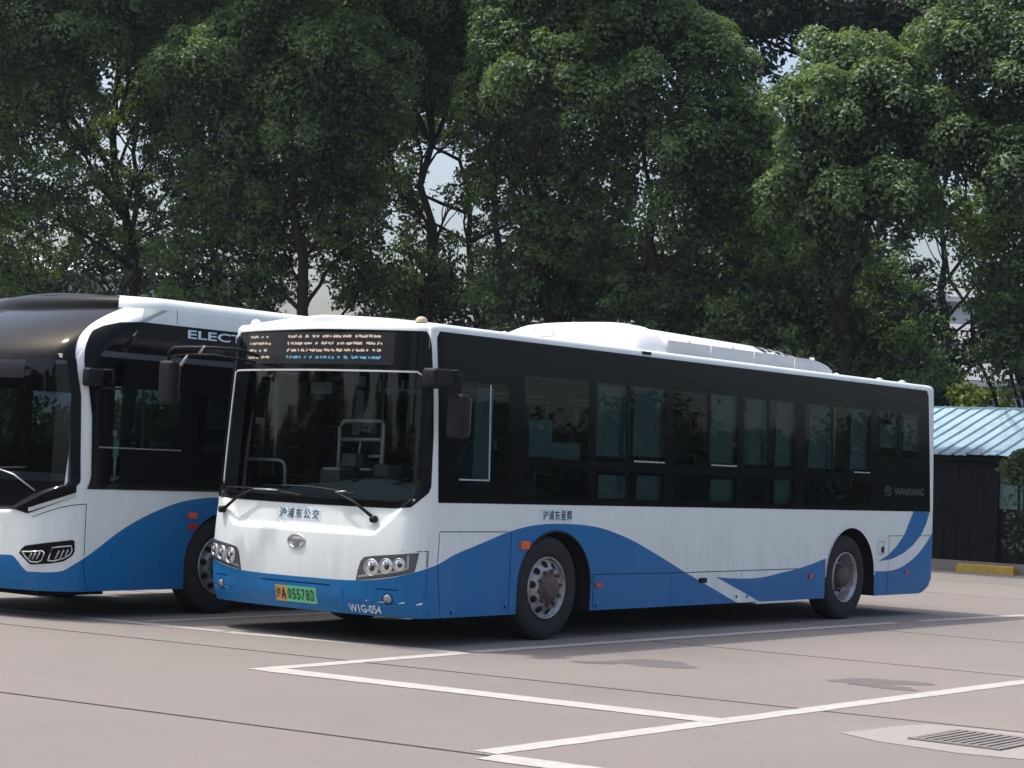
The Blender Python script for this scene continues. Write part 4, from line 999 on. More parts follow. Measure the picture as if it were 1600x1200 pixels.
# black front: glass mask, dome and roof cap
outer = [(1.40, 1.185), (1.378, 1.5), (1.345, 2.1), (1.285, 2.38), (1.20, 2.55), (1.13, 2.68), (1.09, 2.80), (1.075, 2.90), (1.08, 2.98)]
oz = [(z, a) for a, z in outer]
def edge_a(z): return interp([(q[0], q[1]) for q in oz], z)
m = MB(); N = 40; Z = 36
def f(i, j):
    z1 = 2.979; t = -1 + 2*i/N
    a_lo = 1.39; u = t
    # sweep across between the two slanting edges
    lo = interp(bot2, abs(t*1.39)) + 0.001
    z = lo + (z1 - lo)*j/Z
    w = edge_a(max(z, 1.19)) if z > 1.19 else 1.39
    return S.S(t*w, z, 0.004)
def gz(j): return j
frontg = MB(); mask2 = MB()
# the pane: the middle of the mask up to the roof dome
def patch2(mb, t0, t1, zlo, zhi, off, nu=24, nv=16):
    def g(i, j):
        t = t0 + (t1-t0)*i/nu
        lo = max(zlo, interp(bot2, abs(t)*1.39) + 0.001); z = lo + (zhi-lo)*j/nv
        w = edge_a(z) if z > 1.19 else 1.39
        return S.S(t*w, z, off)
    mb.grid(g, nu, nv)
patch2(mask2, -1, 1, 0.9, 1.28, 0.006, 160, 14); patch2(mask2, -1, -0.93, 1.28, 2.979, 0.006, 8, 60); patch2(mask2, 0.93, 1, 1.28, 2.979, 0.006, 8, 60)
patch2(mask2, -0.93, 0.93, 2.42, 2.979, 0.006, 60, 20)
P2(mask2, 'windscreen_surround', 'black')
patch2(frontg, -0.93, 0.93, 1.28, 2.42, 0.005, 60, 20); P2(frontg, 'windscreen', 'g_left')
# roof cap over the nose
m = MB(); n_ = 60
ids = list(range(0, n_))
def capf(i, j):
    t = j / 14; a = -1 + 2*t
    k = ids[i]; p = S.S(S.a[k], 2.98); xr = (p[0]-S.o[0])
    q5 = [0.12*(1-math.cos(math.pi/2)), 0.12]
    y = p[1] + (S.o[1]+S.L/2 - p[1]) * q5[0]/(S.L/2)
    X = xr*(1-q5[0]/S.H); w = smooth(min(1.0, (k+1)/55.0))
    return (S.o[0] + X*a, y, 3.10 + 0.04*(1-a*a)*w + 0.004)
m.grid(capf, n_-1, 14)
for s in (1, -1):
    def g(i, k):
        t = k/5*math.pi/2; d = 0.12*(1-math.cos(t)); x, y, z = S.S(s*S.a[ids[i]], 2.98); yc = S.o[1]+S.L/2
        nx, ny = S.plan(S.a[ids[i]])[2:4]
        return (S.o[0] + (x-S.o[0])*(1-d/S.H) + s*nx*0.004, y + (yc-y)*d/(S.L/2) + ny*0.004, 2.98 + 0.12*math.sin(t) + 0.004*math.sin(t))
    m.grid(g, n_-1, 5)
P2(m, 'roof_cap', 'black')
m = MB(); patch(m, S, cols_fn(-0.75, 0.75, lambda u: 2.24, lambda u: 2.52, 0.05), 4, 0.006); P2(m, 'route_display', 'screen')
# daylight strip and headlights
for s in (1, -1):
    m = MB(); line_on(m, S, [(s*a, z) for a, z in ((0.96, 1.012), (1.0, 1.022), (1.2, 1.096), (1.36, 1.156), (1.385, 1.164))], 0.036, 0.016, 0.01); P2(m, 'daylight_strip', 'lampglass')
    q = thing_part('headlight', lb, S.S(s*1.15, 0.62))
    hp = [(0.877, 0.604), (0.905, 0.648), (0.942, 0.675), (1.15, 0.712), (1.385, 0.745), (1.408, 0.735), (1.414, 0.64), (1.395, 0.60), (1.317, 0.546), (1.20, 0.522), (1.016, 0.504), (0.99, 0.51)]
    m = MB(); ppoly(m, S, [(s*a, z) for a, z in hp], 4, 0.005, 0.02, 0.004); P2(m, 'housing', 'black', True, q)
    for loop in ([(0.915, 0.618), (0.955, 0.57), (1.01, 0.53), (1.08, 0.528), (1.115, 0.55), (1.135, 0.618), (1.12, 0.635), (0.99, 0.622), (0.915, 0.618)], [(1.17, 0.548), (1.22, 0.545), (1.31, 0.572), (1.37, 0.61), (1.385, 0.65), (1.375, 0.69), (1.30, 0.682), (1.205, 0.668), (1.185, 0.60), (1.17, 0.548)]):
        m = MB(); m.tube([S.S(s*a, z, 0.010) for a, z in loop], 0.007, 6, False); P2(m, 'light_guide', 'lampglass', True, q)
    for a in (0.985, 1.025, 1.065, 1.235, 1.275, 1.315):
        m = MB(); m.tube([S.S(s*a, 0.548 + (a-0.95)*0.06, 0.010), S.S(s*(a+0.035), 0.605 + (a-0.95)*0.14, 0.012)], 0.009, 6); P2(m, 'lamp_rib', 'lampglass2', True, q)
    w = thing_part('wiper', lb, S.S(s*0.30, 1.10))
    m = MB(); m.tube([S.S(s*0.98, 1.19, 0.03), S.S(s*0.75, 1.33, 0.05), S.S(s*0.45, 1.40, 0.04)], 0.008, 6); P2(m, 'arm', 'alu', True, w)
    m = MB(); m.tube([S.S(s*(0.86 - 0.08*k), 1.40 - 0.004*k, 0.02) for k in range(11)], 0.008, 6); P2(m, 'blade', 'blackm', True, w)
    mr = thing_part('camera_mirror', lb, S.S(s*1.45, 2.27))
    P2(rbox(tuple(Vector(S.S(s*1.43, 2.27, 0.05))), (0.10, 0.20, 0.17), 0.03), 'mirror_housing', 'blackm', True, mr)
    m = MB(); m.tube([S.S(s*1.50, 2.34, 0.05), S.S(s*1.58, 2.345, 0.12), S.S(s*1.60, 2.28, 0.12), S.S(s*1.60, 2.19, 0.08)], 0.014, 8); m.box(tuple(S.S(s*1.60, 2.175, 0.07)), (0.12, 0.2, 0.02)); P2(m, 'mirror_arm', 'blackm', True, mr)
m = MB(); m.box(tuple(S.S(1.10, 2.46, 0.006)), (0.07, 0.01, 0.04)); P2(m, 'screen_sticker', 'grey_white', False)
for x, y, s, st in ((-2.222, 1.25, 1, 'front'), (-4.728, 1.25, -1, 'front'), (-2.222, 7.40, 1, 'rear'), (-4.728, 7.40, -1, 'rear')): wheel('wheel', lb, x, y, 0.485, 0.27, s, st)
m = MB(); m.box((-3.475, 4.5, 0.34), (1.26, 10.6, 0.10)); m.box((-3.475, -0.15, 0.335), (2.3, 1.2, 0.09)); m.box((-3.475, 4.4, 0.335), (2.44, 4.6, 0.09)); m.box((-3.475, -0.1, 0.22), (1.2, 0.8, 0.1)); P2(m, 'underbody', 'under', False)
m = MB(); m.box((-3.475, 4.6, 0.78), (1.24, 10.0, 0.05)); m.box((-2.60, 5.0, 1.08), (0.52, 9.4, 0.04)); m.box((-4.35, 5.0, 1.08), (0.52, 9.4, 0.04)); P2(m, 'floor', 'int', False)
m = MB(); m.box((-3.475, 5.0, 2.60), (2.3, 9.4, 0.03)); P2(m, 'ceiling', 'ceil', False)
m = MB(); m.grid(lambda i, j: (-4.6 + 2.25*i/12, -0.78 + 0.45*(abs(-4.6 + 2.25*i/12 + 3.475)/1.1)**2.5 + 0.6*j/3, 1.22 + 0.13*math.sin(j/3*2.2)), 12, 3); P2(m, 'dashboard', 'dash')
for x in (-2.75, -2.62):
    m = MB(); m.tube([(x, 0.15, 0.9), (x, 0.15, 1.78)], 0.016, 6); P2(m, 'grab_rail', 'rail')
m = MB(); m.box((-2.70, 0.10, 1.62), (0.10, 0.01, 0.15)); m.box((-2.56, 0.10, 1.62), (0.06, 0.01, 0.15)); P2(m, 'notice_card', 'paper', False)
m = MB(); m.box((-2.60, 0.10, 1.76), (0.07, 0.01, 0.05)); P2(m, 'notice_card', 'grey_white', False)
for y in (2.2, 3.0, 3.8, 4.6, 5.4, 6.2):
    for x in (-2.58, -4.38):
        q = thing_part('seat', lb, (x, y, 1.1))
        P2(rbox((x, y, 1.12), (0.42, 0.42, 0.09), 0.05), 'seat_cushion', 'seat', True, q); P2(rbox((x, y+0.24, 1.42), (0.42, 0.08, 0.56), 0.03), 'seat_back', 'seat', True, q)

# ================================================================ KERB, SHED, BUILDINGS
kerb = MB(); kerb.box((-8, 22.36, 0.09), (100, 0.18, 0.20)); kerb = kerb.build('kerb', 'kerb'); tag(kerb, kind='structure')
bar = MB()
def barf(i, j):
    pr = [(-0.09, 0.0), (-0.07, 0.13), (0.0, 0.155), (0.07, 0.13), (0.09, 0.0)]; return (-4.02 + 1.12*i, 22.14 + pr[j][0], pr[j][1])
bar.grid(barf, 1, 4); bar.f.append((0, 2, 4, 6, 8)); bar.f.append((9, 7, 5, 3, 1))
bar = bar.build('wheel_stop', 'yellow'); tag(bar, 'low yellow painted wheel stop lying along the kerb by the shed', 'wheel stop')
shed = thing('shed', (-5.0, 25, 0), 'low dark shed with a pale blue ribbed tin roof behind the bus', 'shed'); WORLD['shed'] = Vector((-5.0, 25, 0))
def PS(mb, name, m, sm=False, parent=shed): o = mb.build(name, m, None, sm); put(o, parent); return o
x0, x1, ya, za, yb, zb = -9.5, -1.3, 24.9, 2.17, 28.2, 3.24
rn = random.Random(4)
xs = x0; k = 0
while xs < x1:      # roof sheets, each overlapping the last
    w = 0.62; e = rn.uniform(-0.05, 0.05); dz = rn.uniform(0, 0.012) + (0.006 if k % 2 else 0)
    m = MB(); m.grid(lambda i, j: (xs + w*i/6, ya - 0.12 + e + (yb-ya+0.12-e)*j/4, za + 0.02 + dz + (zb-za)*j/4 + (0.010 if i % 2 else 0) + 0.006*math.sin(3*j+k)), 6, 4); PS(m, 'roof_sheet', 'tin')
    for q in (0.0, 0.31):
        m = MB(); m.grid(lambda i, j: (xs + q + (0.0, 0.02, 0.045, 0.065)[i], ya - 0.12 + e + (yb-ya+0.12-e)*j, za + dz + (zb-za)*j + (0.022, 0.062, 0.062, 0.022)[i]), 3, 1); PS(m, 'roof_rib', 'tin_s')
    xs += w; k += 1
m = MB(); m.grid(lambda i, j: (x0 + (x1-x0)*i/10, yb - 0.02 + (0.0, 0.16)[j], zb + 0.05 + (0.02, -0.02)[j]), 10, 1); m.box(((x0+x1)/2, yb+0.05, zb+0.04), (x1-x0, 0.22, 0.05)); PS(m, 'ridge_cap', 'tin')
m = MB(); m.box(((x0+x1)/2, ya+0.02, za-0.03), (x1-x0, 0.06, 0.07)); PS(m, 'eave_beam', 'timber')
m = MB(); m.box(((x0+x1)/2, 27.9, 1.3), (x1-x0, 0.1, 2.6)); PS(m, 'wall', 'timber')
for x in (x0+0.05, x1-0.05): m = MB(); m.box((x, 26.4, 1.15), (0.1, 3.0, 2.3)); PS(m, 'wall', 'timber')
xx = x0 + 0.1
while xx < -4.75:
    m = MB(); m.box((xx+0.14, 25.15 + rn.uniform(-.01, .01), 1.05), (0.265, 0.04, 2.08)); PS(m, 'board', 'timber'); xx += 0.28  # boards coloured as shade where the shed's dark interior would show
for k in range(6):
    m = MB(); m.box((-4.34 + 0.52*k, 25.16, 1.62 - 0.0), (0.49, 0.04, 0.92)); PS(m, 'wall_panel', 'greenwall')
m = MB(); m.box((-3.0, 25.2, 0.58), (3.2, 0.05, 1.16)); PS(m, 'wall', 'timber')
for x in (-4.62, -2.8): m = MB(); m.box((x, 25.08, 1.05), (0.08, 0.08, 2.1)); PS(m, 'post', 'timber')

def building(name, label, cx, cy, w, d, h, rot, wall, roof, rh, rows, cols):
    t = thing(name, (cx, cy, 0), label, 'building'); WORLD[t.name] = Vector((cx, cy, 0))
    def pp(mb, nm, mt, parent=t): o = mb.build(nm, mt, None, False); put(o, parent); return o
    m = MB(); m.box((cx, cy, h/2), (w, d, h), rot); pp(m, 'wall', wall)
    c, s = math.cos(rot), math.sin(rot); tr = lambda x, y, z: (cx + x*c - y*s, cy + x*s + y*c, z)
    m = MB(); a = [tr(-w/2-.4, -d/2-.4, h), tr(w/2+.4, -d/2-.4, h), tr(w/2+.4, d/2+.4, h), tr(-w/2-.4, d/2+.4, h), tr(-w/2, 0, h+rh), tr(w/2, 0, h+rh)]
    m.v = a; m.f = [(0, 1, 5, 4), (2, 3, 4, 5), (3, 0, 4), (1, 2, 5), (3, 2, 1, 0)]; pp(m, 'roof', roof)
    m = MB(); m.box(tr(0, -d/2-0.4, h-0.12), (w+0.8, 0.16, 0.18), rot); pp(m, 'eave', wall)
    for r in range(rows):
        for k in range(cols):
            z = 1.6 + r*3.0; x = -w/2 + w*(k+0.5)/cols
            if z + 0.8 > h: continue
            m = MB(); m.box(tr(x, -d/2-0.03, z), (w/cols*0.5, 0.06, 1.4), rot); f = pp(m, 'window', 'bwhite'); m = MB(); m.box(tr(x, -d/2-0.07, z), (w/cols*0.44, 0.04, 1.25), rot); pp(m, 'pane', 'bdark', f)
building('warehouse', 'grey hip roofed building behind the trees above the shed roof', -20.9, 58, 7.5, 8, 5.3, 0.62, 'bwhite', 'bgrey', 2.3, 2, 4)
building('office_block', 'far white block with a flat grey roof showing through the gap in the trees', -27.5, 74, 12, 9, 9.7, 0.62, 'bwhite', 'bgrey', 1.2, 3, 6)
building('factory_hall', 'far white hall glimpsed between trunks above the electric bus', -60.0, 50.5, 10, 9, 9.2, 0.9, 'bwhite', 'bwhite', 1.0, 3, 6)

# ================================================================ TREES
NL = np.random.default_rng(12); NLEAF = [0]
def unit(v): return v / np.maximum(1e-9, np.linalg.norm(v, axis=1, keepdims=True))
def leaf_cloud(P_, N_, L, W):
    """diamond leaves at P_ with normals N_"""
    n = len(P_); rnd = unit(NL.normal(size=(n, 3))); t = unit(np.cross(N_, rnd)); b = np.cross(N_, t)
    l = (L * NL.uniform(0.7, 1.25, n))[:, None]; w = (W * NL.uniform(0.75, 1.2, n))[:, None]
    v = np.empty((n, 4, 3)); v[:, 0] = P_ - t*l/2; v[:, 1] = P_ + b*w/2 + N_*w*0.18; v[:, 2] = P_ + t*l/2 - N_*l*0.10; v[:, 3] = P_ - b*w/2 + N_*w*0.18
    return v.reshape(-1, 3)
def mesh_leaves(name, V, m, parent):
    n = len(V) // 4; me = bpy.data.meshes.new(name)
    me.vertices.add(len(V)); me.vertices.foreach_set('co', V.astype(np.float32).ravel())
    me.loops.add(4*n); me.loops.foreach_set('vertex_index', np.arange(4*n, dtype=np.int32))
    me.polygons.add(n); me.polygons.foreach_set('loop_start', np.arange(0, 4*n, 4, dtype=np.int32)); me.polygons.foreach_set('loop_total', np.full(n, 4, dtype=np.int32))
    me.update(calc_edges=True); me.materials.append(M[m]); o = bpy.data.objects.new(name, me); COL.objects.link(o)
    o.parent = parent; return o
def lobe(c, r, kind, dens=1.0):
    """(normal leaves, dark inner leaves) of one clump of the crown"""
    c = np.array(c); out_p, out_n, in_p, in_n = [], [], [], []
    if kind == 'd':
        k = int(22 * (r / 0.9) ** 2) + 5
        d = NL.normal(size=(k*3, 3)); d[:, 2] += 0.45; d = unit(d); d = d[d[:, 2] > -0.35][:k]
        rr = r * NL.uniform(0.62, 1.12, len(d)); pc = c + d * rr[:, None] * np.array([1, 1, 0.85]); pr = NL.uniform(0.26, 0.48, len(d)) * (0.7 + 0.3*min(1.4, r))
        for q, s, dd in zip(pc, pr, d):
            m = int(88 * (s/0.28)**2 * dens); e = NL.normal(size=(m, 3)) + dd*0.5 + np.array([0, 0, 0.75]); e = unit(e)
            p = q + e * (s * NL.uniform(0.72, 1.06, m))[:, None]; out_p.append(p); out_n.append(unit(e + 0.38*NL.normal(size=(m, 3)) + np.array([-0.1, -0.05, 0.35])))
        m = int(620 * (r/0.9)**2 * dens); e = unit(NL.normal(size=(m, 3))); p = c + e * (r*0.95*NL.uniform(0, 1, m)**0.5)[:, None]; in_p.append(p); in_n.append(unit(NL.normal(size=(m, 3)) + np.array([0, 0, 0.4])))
    else:
        k = int((38 if kind == 'm' else 22) * (r / 0.9) ** 2) + 3
        e = unit(NL.normal(size=(k, 3))); pc = c + e * (r*1.05*NL.uniform(0, 1, k)**0.4)[:, None]; pr = NL.uniform(0.16, 0.32, k)
        for q, s in zip(pc, pr):
            m = int(64 * (s/0.28)**2 * dens); f = unit(NL.normal(size=(m, 3)) + np.array([0, 0, 0.35])); p = q + f * (s * NL.uniform(0.3, 1.1, m))[:, None] * np.array([1.15, 1.15, 0.8])
            out_p.append(p); out_n.append(unit(f + 0.9*NL.normal(size=(m, 3)) + np.array([0, 0, 0.5])))
        if kind == 'm':
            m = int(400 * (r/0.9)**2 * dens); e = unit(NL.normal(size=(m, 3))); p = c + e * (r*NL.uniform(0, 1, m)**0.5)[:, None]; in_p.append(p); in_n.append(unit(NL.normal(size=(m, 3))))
    cat = lambda a: np.concatenate(a) if a else np.zeros((0, 3))
    return cat(out_p), cat(out_n), cat(in_p), cat(in_n)
def limb(mb, a, b, r0, r1, rn, bend=0.12, n=6):
    a, b = Vector(a), Vector(b); d = (b-a).length; off = Vector((rn.uniform(-1, 1), rn.uniform(-1, 1), rn.uniform(-0.2, 0.8))) * d * bend
    pts = [a.lerp(b, i/n) + off*math.sin(math.pi*i/n) + Vector((rn.uniform(-1, 1), rn.uniform(-1, 1), 0))*0.03*d*(0 < i < n)*0.6 for i in range(n+1)]
    mb.tube([tuple(p) for p in pts], [r0 + (r1-r0)*i/n for i in range(n+1)], 6, False); return pts
def make_tree(base, lobes, label, leafm, seed, trunk_r=0.17, fork=4.2, nm='camphor_tree', dens=1.0, L=0.115, W=0.06):
    bx, by = base; rn = random.Random(seed)
    t = thing(nm, (bx, by, 0.05), label, 'tree', 'trees in a row behind the buses'); org = np.array([bx, by, 0.05])
    A, An, B, Bn = [], [], [], []
    for (x, y, z, r, kd) in lobes:
        a, an, b, bn = lobe((x, y, z), r, kd, dens); A.append(a); An.append(an); B.append(b); Bn.append(bn)
    A, An, B, Bn = map(np.concatenate, (A, An, B, Bn))
    NLEAF[0] += len(A) + len(B); mesh_leaves('crown', leaf_cloud(A, An, L, W) - org, leafm, t)
    if len(B): mesh_leaves('inner_foliage', leaf_cloud(B, Bn, L*1.35, W*1.5) - org, 'leaf_d', t)  # inner leaves take the darker copy, crown shade put into the colour
    mb = MB(); top = Vector((bx + rn.uniform(-0.3, 0.3), by + rn.uniform(-0.3, 0.3), fork))
    tp = limb(mb, (bx, by, 0.0), top, trunk_r*1.25, trunk_r*0.85, rn, 0.03)
    up = Vector((sum(l[0] for l in lobes)/len(lobes), sum(l[1] for l in lobes)/len(lobes), max(l[2] for l in lobes)))
    ld = limb(mb, top, up, trunk_r*0.8, 0.03, rn, 0.06, 10)
    for (x, y, z, r, kd) in lobes:
        # leave the leader (or trunk) well below the clump
        cand = [p for p in ld + tp[3:] if p.z < z - 0.5*abs(Vector((x, y, 0)).xy.length - Vector((p.x, p.y)).length) - 0.6] or [tp[-2]]
        s = min(cand, key=lambda p: (Vector((x, y, z)) - p).length + (0.0 if p.z < z else 3)); dist = (Vector((x, y, z)) - s).length
        q = limb(mb, s, (x, y, z), min(0.06, 0.024 + 0.012*dist), 0.014, rn, 0.14, 7)
        for _ in range(4 if kd == 'd' else 5):
            e = Vector((rn.uniform(-1, 1), rn.uniform(-1, 1), rn.uniform(-0.3, 1))).normalized()*r*rn.uniform(0.6, 1.0)
            limb(mb, q[rn.randint(3, 6)], Vector((x, y, z)) + e, 0.018, 0.005, rn, 0.12, 4)
    mb.v = [(v[0]-bx, v[1]-by, v[2]-0.05) for v in mb.v]
    me = bpy.data.meshes.new('trunk'); me.from_pydata(mb.v, [], mb.f); me.materials.append(M['bark']); me.polygons.foreach_set('use_smooth', [True]*len(me.polygons))
    o = bpy.data.objects.new('trunk', me); COL.objects.link(o); o.parent = t
    return t
